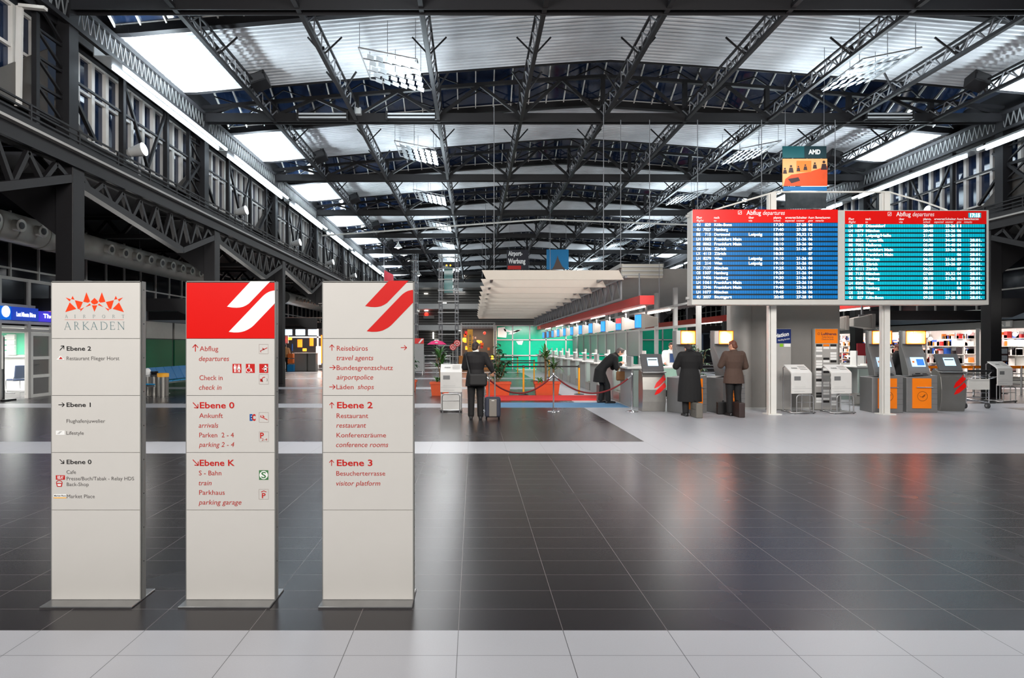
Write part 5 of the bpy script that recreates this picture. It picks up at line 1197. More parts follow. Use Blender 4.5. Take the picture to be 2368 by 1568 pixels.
# ================================================================== FAR END: GREEN WALL, YELLOW SHOP, LIFT TOWERS, UMBRELLA
GRN = mat('emerald_panel', (0, 164, 126), .25, var=.06); GRND = mat('deep_green_panel', (0, 104, 66), .4)
t = thing('green_wall', 'emerald green panelled wall in pale frames at the end of the queue', 'partition wall', (4, 45, 0))
ny = [0, .95, 2.05, 3.05]; nxs = [1.6, 2.75, 3.95, 5.1, 6.5, 8.2, 9.9, 11.6, 13.3, 15.0]
g = G(); g.bx(1.6, 15.0, 45.05, 45.1, 0, 3.05); g.obj('green_panel', GRN, t)
for x in nxs:
    g = G(); g.bx(x-.04, x+.04, 44.98, 45.06, 0, 3.1); g.obj('post', LGREY, t)
for z in ny[1:]:
    g = G(); g.bx(1.6, 15.0, 44.98, 45.06, z-.04, z+.04); g.obj('rail', LGREY, t)
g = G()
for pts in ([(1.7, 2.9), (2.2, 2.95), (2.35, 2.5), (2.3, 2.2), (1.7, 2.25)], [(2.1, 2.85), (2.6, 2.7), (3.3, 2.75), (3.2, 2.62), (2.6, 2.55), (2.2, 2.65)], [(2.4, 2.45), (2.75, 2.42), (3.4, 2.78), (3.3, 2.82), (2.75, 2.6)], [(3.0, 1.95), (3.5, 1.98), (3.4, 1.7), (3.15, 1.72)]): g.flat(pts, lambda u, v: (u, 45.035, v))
g.obj('painted_lamp_reflection', PWHITE, t)  # white shapes painted on as lamp reflections in the green glass
area('queue_end_light', (5.5, 42.5, 2.9), (0.9, 0, 0), 6, .4, 130, (1, 1, .98), 1.6)

t = thing('snack_kiosk', 'small shop with yellow lit signs and orange displays behind the man in the suit', 'shop', (.3, 44, 0))
g = G()
for x in (-.85, 1.45):
    for y in (43.6, 46): g.bx(x-.03, x+.03, y-.03, y+.03, 0, 3.2)
for z in (2.85, 3.2): g.bx(-.85, 1.45, 43.57, 43.63, z-.02, z+.02)
for i in range(12): g.bx(-.85+i*.2, -.84+i*.2, 43.59, 43.61, 2.85, 3.2)
g.obj('frame', LGREY, t)
g = G(); g.bx(-.85, 1.45, 46, 46.1, 0, 3.0); g.obj('back_panel', mat('dark_shop_back', (70, 60, 56), .6), t)
g = G(); g.bx(-.42, -.05, 43.5, 43.56, 1.2, 2.75); yb_ = g.obj('yellow_banner', mat('ochre_print', (224, 160, 52), .5), t)
g = G()
for i in range(7): g.bx(-.30, -.16, 43.485, 43.5, 1.55+i*.13, 1.60+i*.13+(.03 if i % 2 else 0))
g.obj('lettering', INKG, yb_)
LAMPY = mat('amber_lamp', (255, 190, 60), .4, emit=6, erg=(255, 160, 30)); LAMPR = mat('red_lamp', (255, 40, 30), .4, emit=7, erg=(255, 30, 20)); LAMPO = mat('orange_lit_box', (255, 120, 30), .4, emit=3)
rnd = random.Random(12)
for i in range(16):
    x, z = rnd.uniform(-.8, 1.35), rnd.uniform(.6, 2.4); s = rnd.uniform(.08, .17); g = G(); g.bx(x, x+s*1.4, 43.8, 44.0, z, z+s*1.6); g.obj('display_box', [LAMPY, LAMPO, WHITE, mat('orange_pack', (226, 110, 30), .5), RED][i % 5], t)
for x, z, m, r in ((-.62, 2.05, LAMPY, .13), (.75, 2.5, LAMPR, .09), (.5, 1.9, LAMPO, .09), (-.5, 1.55, LAMPO, .07)):
    g = G(); g.sph((x, 43.6, z), r, 14, 10); g.obj('lamp', m, t)
g = G(); g.bx(-1.0, 1.2, 43.3, 43.6, 0, .95); g.obj('counter', mat('counter_orange', (190, 120, 50), .5), t)
for x in (-1.05, -.78):
    s_ = thing('round_sign', 'round red and white sign %s' % ('on a lit white stand beside the snack shop' if x < -1 else 'on the corner of the snack shop'), 'sign', (x, 42, 1.2), 'round red signs')
    g = G(); g.tube((x-.3, 42, 1.55+(x+1.05)*.9), (x-.3, 42.03, 1.55+(x+1.05)*.9), .22, n=24); d_ = g.obj('disc', RED, s_)
    g = G(); ring(g, x-.3, 1.55+(x+1.05)*.9, .15, .03, lambda u, v: (u, 41.99, v), 24); put_text(g, 'A', x-.36, x-.24, 1.49+(x+1.05)*.9, .12, lambda u, v: (u, 41.99, v), bold=.03); g.obj('print', PWHITE, d_)
    g = G(); g.tube((x-.3, 42.05, 0), (x-.3, 42.05, 1.6+(x+1.05)*.9), .03); g.obj('pole', ALU, s_)

def tower(x0, x1, y, ztop, label, cabin):
    t = thing('lift_tower', label, 'lift tower', ((x0+x1)/2, y, 0), 'lattice lift towers'); w_ = .22; gl = G(); gr = G()
    for x in (x0, x1-w_):
        for yy in (y, y+1.2):
            for a in (x, x+w_): gl.bx(a-.025, a+.025, yy-.03, yy+.03, 0, ztop)
            z = .3
            while z < ztop: gl.bx(x, x+w_, yy-.02, yy+.02, z, z+.06); z += .32
    z = .8
    while z <= ztop:
        gr.bx(x0-.08, x1+.08, y-.05, y-.01, z-.035, z+.035).bx(x0, x0+.05, y, y+1.2, z-.03, z+.03).bx(x1-.05, x1, y, y+1.2, z-.03, z+.03); z += .86
    gl.obj('lattice', STEEL2, t); gr.obj('lattice', LGREY, t)
    g = G(); g.bx(x0-.1, x1+.1, y-.1, y+1.3, ztop, ztop+.16); g.obj('cap_plate', LGREY, t)
    if cabin:
        g = G(); g.bx(x0+.4, x1-.4, y+.2, y+1.0, ztop-3.0, ztop-1.0); c = g.obj('cabin', mat('teal_glass', (60, 120, 118), .1), t)
        for q in (-.15, .15):
            g = G(); g.sph(((x0+x1)/2+q, y+.15, ztop-.85), .06, 10, 6); g.obj('cabin_lamp', LAMPY, c)
tower(wx(1015, 50), wx(1059, 50), 50, wz(588, 50), 'slim steel lattice lift tower with glass cabin', True)
tower(wx(953, 52), wx(964, 52)-.0, 52, wz(582, 52), 'narrow lattice post behind the swoosh sign pylon', False)

t = thing('parasol', 'pink parasol standing behind the palm tub', 'parasol', (-2.3, 40, 0))
g = G(); cx, cz = wx(1010, 40), 1.95
for i in range(8):
    a, b = 2*PI*i/8, 2*PI*(i+1)/8; g.add([(cx, 40, cz+.05), (cx+.62*math.cos(a), 40+.62*math.sin(a), cz-.24), (cx+.62*math.cos(b), 40+.62*math.sin(b), cz-.24), (cx+.35*math.cos(a), 40+.35*math.sin(a), cz-.05), (cx+.35*math.cos(b), 40+.35*math.sin(b), cz-.05)], [(0, 3, 4), (3, 1, 2, 4)])
g.obj('canopy', mat('pink_cloth', (230, 20, 110), .6), t)
g = G(); g.tube((cx, 40, .05), (cx, 40, cz+.08), .02); g.obj('pole', WHITE, t); g = G(); g.lathe([(.25, 0), (.25, .05), (.05, .08)], (cx, 40, 0)); g.obj('base', GREY, t)
g = G(); disc(g, cx, cz-.12, .1, lambda u, v: (u, 39.52, v), 16, .05); g.obj('print', PWHITE, t)
t = thing('swoosh_panel', 'grey panel with red head and white swoosh behind the palm tub', 'sign', (-2.9, 36, 0))
g = G(); g.bx(wx(950, 36), wx(980, 36), 36, 36.08, .2, 2.0); g.obj('panel', LGREY, t)
g = G(); g.bx(wx(950, 36), wx(980, 36), 35.985, 36.0, 1.75, 2.05); h = g.obj('head_panel', RED, t)
g = G(); g.flat([(wx(967, 36), 1.78), (wx(971, 36), 1.78), (wx(981, 36)-.02, 2.03), (wx(975, 36), 2.03)], lambda u, v: (u, 35.98, v)); g.obj('swoosh', PWHITE, h)
for x in (wx(953, 36), wx(977, 36)):
    g = G(); g.bx(x-.02, x+.02, 36.02, 36.06, 0, .2); g.obj('leg', ALU, t)
g = thing('steel_railing', 'grey steel railing at the far end behind the palm tub', 'railing', (-2, 37.5, 0))
gg = G()
for z in (.35, .6, .85, 1.05): gg.tube((wx(980, 37.5), 37.5, z), (wx(1042, 37.5), 37.5, z), .02)
gg.obj('rail', ALU, g)
for px in (981, 1010, 1041):
    gg = G(); gg.tube((wx(px, 37.5), 37.5, 0), (wx(px, 37.5), 37.5, 1.1), .025); gg.obj('post', ALU, g)

area('snack_light', (.3, 44.6, 2.8), (0, 0, 0), 2.0, 1.0, 90, (1, .8, .55))
# lamps and red signal on the dark end galleries
rnd = random.Random(21)
GLP = sorted([(rnd.uniform(2.2, 9.0), rnd.uniform(-7.5, 1.2)) for i in range(14)], reverse=True)
for i, (z, x) in enumerate(GLP):
    g = G()
    if i % 3: g.bx(x-.22, x+.22, YEND-.3, YEND-.11, z, z+.07)
    else: g.bx(x-.05, x+.05, YEND-.3, YEND-.11, z, z+.75)
    tag(g.obj('gallery_lamp', mat('gallery_lamp_glow', (255, 250, 240), .4, emit=5)), 'small white %s lamp on the dark end wall, %s from the top' % ('flat' if i % 3 else 'upright', ORD[i]), 'lamp', 'lamps on the end wall galleries')
t = thing('signal_lamp', 'red glowing lamp on the dark end galleries', 'lamp', (wx(986, 70), 70, wz(727, 70)))
g = G(); p = at(986, 727, 73.8); g.sph(p, .22, 12, 8); g.obj('lens', LAMPR, t); g = G(); g.bx(p.x-.3, p.x+.9, 73.2, 74.0, p.z-.5, p.z-.18); g.obj('shelf', GREY, t)

# ================================================================== LEFT SIDE: GLASS OFFICE, BENCHES, BINS, SHOPS
OX = -14.0
t = thing('glass_office', 'brightly lit glass fronted office with white frames behind the crown pylon', 'office', (OX-1.5, 19.5, 0))
for y in (15.8, 17.3, 18.85, 20.1, 21.25, 23.0):
    g = G(); g.bx(OX-.06, OX+.06, y-.06, y+.06, 0, 3.72); g.obj('post', MULL, t)
for z in (2.12, 2.36, 2.86, 3.68):
    g = G(); g.bx(OX-.05, OX+.05, 15.6, 23.0, z-.05, z+.05); g.obj('rail', MULL, t)
g = G(); g.bx(OX-4.2, OX-4.1, 15, 24, 0, 3.7).bx(OX-4.2, OX, 23.4, 23.5, 0, 2.2); g.obj('back_panel', mat('office_white', (236, 236, 232), .5), t)
g = G(); g.bx(OX-3.7, OX-2.35, 23.36, 23.4, 1.32, 2.1); g.obj('green_board', mat('mint_board', (88, 206, 160), .5), t)
g = G(); g.bx(OX-3.8, OX-2.3, 23.2, 23.36, 1.22, 1.28); g.obj('shelf', WHITE, t)
g = G(); g.bx(OX-3.0, OX-2.68, 23.3, 23.36, 1.3, 2.06)
for k in range(4): g.bx(OX-3.02, OX-2.66, 23.22, 23.32, 1.3+k*.19, 1.45+k*.19)
g.obj('leaflet_rack', PWHITE, t)
g = G(); g.bx(OX-4.1, OX, 15.6, 23.4, 2.2, 2.26); g.obj('ceiling_panel', WHITE, t)
g = G()
for y in (17, 19, 21): g.bx(OX-3.4, OX-.8, y-.1, y+.1, 2.17, 2.2)
g.obj('ceiling_lamp', mat('office_lamp', (255, 255, 255), .4, emit=9, erg=(255, 250, 244)), t)
g = G(); g.bx(OX-.02, OX+.0, 15.6, 23.0, 2.9, 3.64); g.obj('upper_glass', DKGLASS, t)
g = G(); g.bx(OX-.01, OX, 15.6, 20.1, .1, 2.1).bx(OX-.01, OX, 21.3, 23.0, .1, 2.1); g.obj('clear_glass', mat('clear_glass', (235, 245, 242), .05, alpha=.10), t)
g = G()
for k in range(5): g.bar((OX-.3, 15.6, 3.0+k*.13), (OX-.3, 22.5, 2.95+k*.14), .05)
g.obj('duct_run', LGREY, t)
# lit sign boxes between the rails
for i, (ya, yb, s_) in enumerate(((17.6, 19.18, ''), (19.25, 20.4, 'Last Minute Börse'), (20.46, 21.7, 'Thomas'))):
    q = thing('lit_sign', ['blue lit sign box with white round mark at the picture edge', 'blue lit sign box with white lettering over the glass office', 'violet lit sign box with white lettering and orange stripe over the glass office'][i], 'sign', (OX, ya, 2.4), 'lit signs over the glass office')
    g = G(); g.bx(OX+.02, OX+.14, ya, yb, 2.42, 2.82); b_ = g.obj('box', mat(['lit_blue', 'lit_blue2', 'lit_violet'][i], [(0, 90, 190), (30, 60, 160), (60, 50, 190)][i], .3, emit=1.0), q)
    fn = lambda u, v: (OX+.15, u, v); g = G()
    if s_: put_text(g, s_, ya+.15, yb-.15, 2.54, .13, fn, bold=.02)
    else: disc(g, ya+1.36, 2.66, .17, fn, 18)
    g.obj('lettering', mat('lit_white_letter', (255, 255, 255), .4, emit=2.5), b_)
    if i == 2:
        g = G(); rect(g, ya, 2.76, yb, 2.81, fn); g.obj('orange_stripe', LAMPO, b_)
# door
t = thing('door_1', 'white framed glass door of the office', 'door', (OX, 20.4, 0)); t['kind'] = 'structure'
ya, yb = 20.18, 21.17
g = G(); g.bx(OX-.03, OX+.05, ya, ya+.1, 0, 2.06).bx(OX-.03, OX+.05, yb-.1, yb, 0, 2.06)
for z in (0.005, .62, 1.2, 1.955): g.bx(OX-.025, OX+.045, ya+.01, yb-.01, z, z+.1)
o = g.obj('door_frame', WHITE, t); o['kind'] = 'structure'
g = G(); g.bx(OX, OX+.01, ya+.1, yb-.1, .1, 1.96); o = g.obj('door_glass', mat('door_glass', (120, 118, 116), .08), t); o['kind'] = 'structure'
g = G(); g.tube((OX+.08, ya+.18, 1.05), (OX+.08, ya+.34, 1.05), .012); o = g.obj('door_handle', CHROME, t); o['kind'] = 'structure'
area('office_light', (OX-2.0, 19.5, 2.1), (0, 0, 0), 2.5, 5.5, 480, (1, .98, .96))
t = thing('display_board', 'white display board on a dark stand before the glass office', 'display board', (wx(3, 19.0), 19.0, 0))
g = G(); x = wx(2, 19.0); g.bx(x-.35, x+.05, 19.0, 19.04, .95, 1.95); g.obj('board', WHITE, t)
g = G(); g.bx(x-.04, x+.04, 19.05, 19.1, .05, 1.9); g.obj('pole', BLACK, t); g = G(); g.bx(x-.3, x+.25, 18.85, 19.3, 0, .05); g.obj('foot', BLACK, t)
def chair(x, y, rz, label):
    t = thing('cantilever_chair', label, 'chair', (0, 0, 0), 'blue office chairs')
    BL = mat('navy_upholstery', (28, 48, 84), .7); g = G(); g.bx(-.24, .24, -.24, .22, .42, .49); g.obj('seat', BL, t, bev=.03)
    g = G(); g.prism([(-.2, .5), (-.26, .95), (-.21, .97), (-.15, .52)], lambda u, v, w: (-.22+w, u, v), .44); g.obj('backrest', BL, t, bev=.02)
    for s in (-.24, .24):
        g = G(); g.path([(s, -.2, .55), (s, -.16, .44), (s, .2, .44), (s, .22, .40), (s, .2, .02), (s, -.24, .015)], .013); g.obj('leg', CHROME, t)
    t.location = (x, y, 0); t.rotation_euler = (0, 0, rz)
    return t
ch = chair(-15.9, 22.3, 1.2, 'dark blue chair nearest the office door'); copy_tree(ch, 'dark blue chair behind the display board stand', (-17.0, 22.6, 0), -.6)
# bench of blue seats
BLU = mat('blue_seat', (0, 132, 186), .45); BLU2 = mat('blue_seat_dark', (0, 104, 160), .45)
def bench(label, n, loc, rz, back=True):
    t = thing('seat_bench', label, 'bench', (0, 0, 0), 'blue waiting benches')
    for i in range(n):
        x = i*.56; g = G(); g.prism([(0, .42), (.42, .45), (.44, .41), (.0, .38)], lambda u, v, w: (x+.02+w, .1-u, v), .52); s_ = g.obj('seat', BLU, t, bev=.012)
        if back: g = G(); g.prism([(.06, .43), (.26, .88), (.22, .90), (.0, .45)], lambda u, v, w: (x+.02+w, u+.06, v), .52); g.obj('backrest', BLU2, t, bev=.012)
    g = G(); g.bx(-.05, n*.56+.05, -.1, -.02, .33, .39); g.obj('beam', ALU, t)
    for x in (.3, n*.56-.3):
        g = G(); g.bx(x-.03, x+.03, -.1, -.02, .02, .33).bx(x-.03, x+.03, -.35, .25, 0, .03); g.obj('leg', ALU, t)
    t.location = loc; t.rotation_euler = (0, 0, rz); return t
bench('row of blue bucket seats facing the hall beside the steel bins', 6, (-10.75, 21.6, 0), PI/2-.02)
bench('short backless blue bench in front of the steel bins', 3, (-11.9, 20.5, 0), 0, False)
for i, (px, r, lb, y) in enumerate(((377, .17, 'brushed steel bin with yellow lid', 20.95), (356, .14, 'brushed steel bin with dark glass bowl, between its neighbours', 21.1), (341, .11, 'narrow brushed steel bin holding a white bag', 21.0))):
    x = wx(px, y); t = thing('waste_bin', lb, 'bin', (x, y, 0), 'steel bins')
    g = G(); g.lathe([(r, 0), (r, .62)], (x, y, 0), 24); g.obj('drum', STAINL, t)
    g = G(); g.lathe([(r+.01, .62), (r+.01, .74 if i == 0 else .68), (r*.7, .75 if i == 0 else .69)], (x, y, 0), 24); g.obj('lid', [YELL, DGREY, LGREY][i], t)
    if i == 2: g = G(); g.sph((x, y, .78), (.11, .1, .13), 10, 8); g.obj('bag', PWHITE, t)
    if i == 1: g = G(); g.lathe([(.08, .68), (.13, .76), (.13, .8)], (x, y, 0), 20); g.obj('bowl', DKGLASS, t)
# green and white panels along the aisle wall
t = thing('aisle_panel', 'green and white panelled wall behind the blue seats', 'wall panel', (-14.1, 30, 0))
for i in range(3):
    y = 27.5+i*2.6; g = G(); g.bx(-14.12, -14.06, y, y+2.4, 0, 1.92); g.obj('green_panel', GRND, t); g = G(); g.bx(-14.12, -14.06, y, y+2.4, 1.96, 2.7); g.obj('white_panel', mat('dull_white_panel', (176, 172, 164), .5), t)
g = G(); g.bx(-14.2, -14.12, 27.4, 36, 0, 2.72); g.obj('backing', DGREY, t)
g = thing('partition_screen', 'slate grey boarded screen closing the aisle behind the benches', 'partition', (-14.1, 25.4, 0)); gg = G(); gg.bx(-14.15, -14.05, 23.6, 27.2, 0, 2.7); gg.obj('panel', mat('slate_board', (88, 96, 98), .5), g)
gg = G(); gg.bx(-14.06, -14.03, 23.6, 27.2, 1.3, 1.34).bx(-14.06, -14.03, 25.3, 25.36, 0, 2.7); gg.obj('frame', GREY, g)

# shops far down the left side
SHOPW = mat('shop_sign_lit', (240, 248, 255), .4, emit=3.2, erg=(190, 228, 255))
t = thing('shop_row', 'row of small lit shop counters seen between two sign pylons', 'shop', (-12, 44, 0))
g = G()
for x in (-13.6, -11.2, -8.9): g.bx(x-.06, x+.06, 46, 46.12, 0, 3.4)
g.bx(-13.8, -8.6, 46, 46.1, 2.9, 3.0).bx(-13.8, -8.6, 46, 46.1, 3.6, 3.68).bx(-13.8, -8.6, 46, 46.1, 2.2, 2.3)
for i in range(14): g.bx(-13.7+i*.38, -13.67+i*.38, 46, 46.05, 3.0, 3.6)
g.obj('frame', LGREY, t)
g = G(); g.bx(-14.2, -8.4, 47.8, 47.9, 0, 3.4); g.obj('back_panel', mat('dark_shop_back', (70, 60, 56), .6), t)
for px0, px1 in ((649, 662), (663, 675), (684, 694), (695, 705), (713, 733)):
    g = G(); g.bx(wx(px0, 45.9), wx(px1, 45.9), 45.88, 45.98, wz(775, 45.9), wz(762, 45.9)); g.obj('lit_sign', SHOPW, t)
for px0, px1, w_ in ((678, 709, 0), (712, 730, 1)):
    g = G(); g.bx(wx(px0, 42), wx(px1, 42), 42, 42.6, 0, 1.12); c_ = g.obj('counter', GREY, t); g = G(); g.bx(wx(px0, 42)-.05, wx(px1, 42)+.05, 41.9, 42.65, 1.12, 1.17); g.obj('worktop', WHITE, c_)
for px0, px1, py0, py1, m in ((688, 698, 785, 803, LAMPO), (688, 698, 786, 789, WHITE), (716, 724, 782, 800, LAMPO), (700, 708, 806, 812, LAMPY), (731, 742, 801, 843, mat('glowing_vitrine', (255, 250, 240), .4, emit=4.5)), (667, 674, 780, 786, LAMPY), (742, 748, 775, 840, LAMPO), (657, 666, 776, 794, WHITE), (674, 676, 795, 812, BLUE)):
    g = G(); Y = 43.2; g.bx(wx(px0, Y), wx(px1, Y), Y, Y+.1, wz(py1, Y), wz(py0, Y)); g.obj('display_box', m, t)
g = G(); g.sph(at(652, 786, 43), .12, 10, 8); g.obj('red_lamp', LAMPR, t)
area('shop_light', (-10.8, 44.4, 3.2), (0, 0, 0), 4.5, 1.5, 420, (1, .92, .86))
t = thing('crate_stack', 'orange and blue plastic crates beside the distant shop counters', 'crates', (wx(668, 41), 41, 0))
g = G(); g.bx(wx(664, 41), wx(678, 41), 41, 41.4, 0, .42); g.obj('crate', mat('blue_crate', (0, 120, 180), .5), t)
for z in (.5, .85): g = G(); g.bx(wx(665, 41), wx(677, 41), 41.02, 41.38, z, z+.28); g.obj('crate', mat('orange_crate', (226, 110, 40), .5), t)
g = G(); g.bx(wx(665, 41), wx(666, 41), 41.38, 41.42, .42, 1.2).bx(wx(676, 41), wx(677, 41), 41.38, 41.42, .42, 1.2); g.obj('rack', ALU, t)
# red flags at the far left end
for i, (px0, px1, py0, py1) in enumerate(((888, 910, 624, 652),)):
    Y = 48; t = thing('hanging_flag', 'red flag hanging at the far end of the left clerestory%s' % ('' if i == 0 else ', beside the last windows'), 'flag', (wx(px0, Y), Y, wz(py1, Y)), 'red flags')
    g = G(); n = 8; vs = []
    for k in range(n+1):
        u = k/n; vs += [(wx(px0+(px1-px0)*u, Y), Y+.12*math.sin(u*6), wz(py0+u*12, Y)), (wx(px0+(px1-px0)*u, Y), Y+.12*math.sin(u*6), wz(py1+4, Y))]
    g.add(vs, [(2*k, 2*k+2, 2*k+3, 2*k+1) for k in range(n)], True); g.obj('cloth', mat('flag_red', (240, 84, 96), .7), t)
    g = G(); g.tube(at(px0, py0-60, Y), at(px0, py1+8, Y), .02); g.obj('pole', ALU, t)

# ventilation duct with jet nozzles
DUCT = mat('galvanised_duct', (176, 173, 166), .42, .3, var=.12, scale=3)
for lb, ya, yb, noz in (('long round ventilation duct with jet nozzles hung in the aisle behind the crown pylon', 9.0, 29.0, [14.6+.83*i for i in range(4)]+[20.3+.83*i for i in range(9)]), ('second ventilation duct with jet nozzles far down the aisle between red and swoosh pylons', 40.5, 51.0, [42+.95*i for i in range(9)])):
    t = thing('air_duct', lb, 'duct', (-12, ya, 4.7)); r = .38; z = 4.71
    g = G(); g.tube((-12, ya, z), (-12, yb, z), r, n=28); g.obj('pipe', DUCT, t)
    g = G(); y = ya
    while y < yb: g.tube((-12, y, z), (-12, y+.03, z), r+.012, n=28, cap=False); y += .62
    for y in (17.6, 18.1, 18.9): 
        if ya < y < yb: g.tube((-12, y, z), (-12, y+.06, z), r+.03, n=28)
    g.obj('seam_ring', mat('duct_ring', (176, 172, 166), .35, .6), t)
    for y in noz:
        g = G(); d = V(.97, -.1, -.08).normalized(); c = V(-12, y, z+.02)+d*.33; g.tube(c, c+d*.2, .15, .13, 16).tube(c+d*.2, c+d*.24, .16, .16, 16); nz = g.obj('nozzle', DUCT, t)
        g = G(); g.tube(c+d*.241, c+d*.25, .09, n=14); g.obj('nozzle_mouth', DGREY, nz)
    for y in range(int(ya)+2, int(yb), 4):
        g = G(); g.tube((-12, y, z+r), (-12, y, HC+4.15), .012); g.obj('hanger', STEEL2, t)

# pale window frame high on the near wall above the crown pylon
t = thing('window_90', 'pale window frame high on the near wall above the crown pylon', 'window', (-9, 12.4, 6)); t['kind'] = 'structure'
g = G(); Y = 12.3
for a, b in (((12, 0), (4, 250)), ((46, 14), (42, 246)), ((46, 14), (106, 20))): g.bar(at(*a, Y), at(*b, Y), .11, .06)
o = g.obj('frame', MULL, t); o['kind'] = 'structure'

# ================================================================== RIGHT SIDE: BRIGHT SHOP
SX = 22.1
t = thing('bright_shop', 'brilliantly lit open shop front with crowded shelves beyond the kiosks', 'shop', (SX, 34, 0))
g = G(); g.bx(SX, SX+.15, 22, 60, 2.35, 2.72); g.obj('fascia', GREY, t)
for y in (22, 28, 34.5, 41, 48, 56):
    g = G(); g.bx(SX-.05, SX+.1, y-.1, y+.1, 0, 2.4); g.obj('post', LGREY, t)
g = G(); g.bx(SX+3.6, SX+3.7, 22, 60, 0, 2.7); g.obj('back_panel', mat('shop_white', (240, 232, 228), .5), t)
g = G(); g.bx(SX, SX+3.7, 22, 60, 2.66, 2.72); g.obj('ceiling_panel', WHITE, t)
for y in range(23, 59, 3):
    g = G(); g.bx(SX+.6, SX+.8, y, y+2.4, 2.60, 2.66); g.obj('ceiling_lamp', mat('shop_lamp', (255, 255, 255), .4, emit=8, erg=(255, 244, 236)), t)
for i in range(5): area('shop_light', (SX+1.6, 25+i*7, 2.55), (0, -.15, 0), 2.6, 6.0, 330, (1, .93, .89))
rnd = random.Random(33); pal = [mat('pack_white', (244, 240, 236), .5), mat('pack_red', (210, 40, 36), .5), mat('pack_blue', (30, 80, 170), .5), mat('pack_orange', (240, 130, 40), .5), mat('pack_pink', (240, 190, 190), .5), mat('pack_black', (50, 40, 44), .5)]
for i in range(18):
    bk = i >= 9; y = 24+(i % 9)*3.4+(1.7 if bk else 0); ox = 1.9 if bk else 0
    q = thing('shop_shelf', 'packed shelf %s of the bright shop, %s from the near end' % ('along the back wall' if bk else 'in the front row', ORD[i % 9]), 'shelf', (SX+1.8+ox, y, 0), 'shelves of the bright shop')
    zs = (.33, .78, 1.23, 1.63, 2.0) if bk else (.33, .78, 1.23, 1.63)
    g = G(); g.bx(SX+1.5+ox, SX+1.55+ox, y, y+2.2, 0, 2.3 if bk else 1.9)
    for z in zs: g.bx(SX+1.2+ox, SX+1.55+ox, y, y+2.2, z-.03, z)
    g.obj('rack', WHITE, q)
    for k, m in enumerate(pal):
        g = G()
        for z in zs:
            yy = y+.05
            while yy < y+2.1:
                w_ = rnd.uniform(.06, .2)
                if rnd.randrange(6) == k or (k == 0 and rnd.random() < .3): g.bx(SX+1.24+ox, SX+1.45+ox, yy, yy+w_, z, z+rnd.uniform(.14, .34))
                yy += w_+.02
        if g.v: o = g.obj('goods', m, q); o['kind'] = 'stuff'
ADDBULB = mat('added_bulb_glow', (255, 250, 246), .4, emit=14, erg=(255, 226, 214))
for i in range(11):  # hanging bulbs added to make the shop look brighter and fuller
    y = 24.5+i*2.5; t = thing('added_bulb', 'small added bulb lifting the glow of the bright shop, %s from the near end' % ORD[i], 'lamp', (SX+.75, y, 2.0), 'added bulbs of the bright shop')
    zz = 1.98+.14*(i % 3); g = G(); g.sph((SX+.75, y, zz), .09, 12, 8); g.obj('bulb', ADDBULB, t); g = G(); g.tube((SX+.75, y, zz+.08), (SX+.75, y, 2.66), .008, n=5); g.obj('cord', ALU, t)
for i in range(7):
    y = 24+i*2.2+(0 if i < 2 else 6); q = thing('lit_sign', 'small sign panel on the fascia of the bright shop, %s from the near end' % ORD[i], 'sign', (SX, y, 2.4), 'fascia signs of the bright shop')
    g = G(); g.bx(SX-.06, SX-.01, y, y+(1.5 if i > 4 else .8), 2.40, 2.68); g.obj('panel', mat('indigo_panel', (48, 44, 78), .4) if i > 4 else LGREY, q)
    g = G(); yq = lambda u, v: (SX-.065, u, v); rect(g, y+.08, 2.44, y+.30, 2.64, yq)
    if i > 4: rect(g, y+.42, 2.51, y+1.38, 2.57, yq)
    else: stroke(g, y+.40, 2.46, y+.68, 2.62, .05, yq)
    g.obj('printed_mark', PWHITE if i > 4 else WHITE, q)
t = thing('spot_lamp', 'dazzling bare lamp in the middle of the shop front', 'lamp', (19, 27, 2.1)); p = at(2141, 775, 27)
g = G(); g.sph(p, .10, 12, 8); g.obj('bulb', mat('dazzling_bulb', (255, 255, 255), .4, emit=60), t); g = G(); g.tube((p.x, p.y, 0), (p.x, p.y, p.z-.08), .025); g.obj('pole', ALU, t)
t = thing('notice_stand', 'black framed notice stand with two sheets beside the dark column', 'display board', (17.5, 21.9, 0)); Y = 21.9
g = G(); g.bx(wx(2302, Y), wx(2332, Y), Y, Y+.04, wz(837, Y), wz(803, Y)); o = g.obj('panel', mat('black_brown_frame', (46, 22, 22), .5), t)
for a, b in ((806, 818), (822, 834)):
    g = G(); g.bx(wx(2305, Y), wx(2329, Y), Y-.01, Y, wz(b, Y), wz(a, Y)); g.obj('sheet', mat('notice_print', (150, 160, 168), .4, var=.5, scale=14), o)
g = G(); g.tube((wx(2317, Y), Y+.05, 0), (wx(2317, Y), Y+.05, wz(806, Y)), .02); g.obj('pole', BLACK, t); g = G(); g.lathe([(.2, 0), (.2, .02), (.03, .04)], (wx(2317, Y), Y+.05, 0)); g.obj('base', BLACK, t)
t = thing('dark_red_screen', 'dark red folding screen behind the orange kiosk and the board post', 'screen', (12, 20.6, 0)); Y = 20.6
g = G(); g.bx(wx(1983, Y), wx(2011, Y), Y, Y+.06, .9, 1.72); g.obj('panel', mat('maroon_cloth', (120, 8, 22), .7), t); g = G(); g.bx(wx(1985, Y), wx(1986, Y), Y, Y+.04, 0, .9).bx(wx(2008, Y), wx(2009, Y), Y, Y+.04, 0, .9); g.obj('leg', ALU, t)
area('desk_light', (8.6, 19.6, 3.4), (0, 0, 0), 6, 2.5, 260, (1, .97, .94))
area('counter_light', (4.9, 28, 2.65), (0, 0, 0), .3, 20, 300, (1, .97, .94))

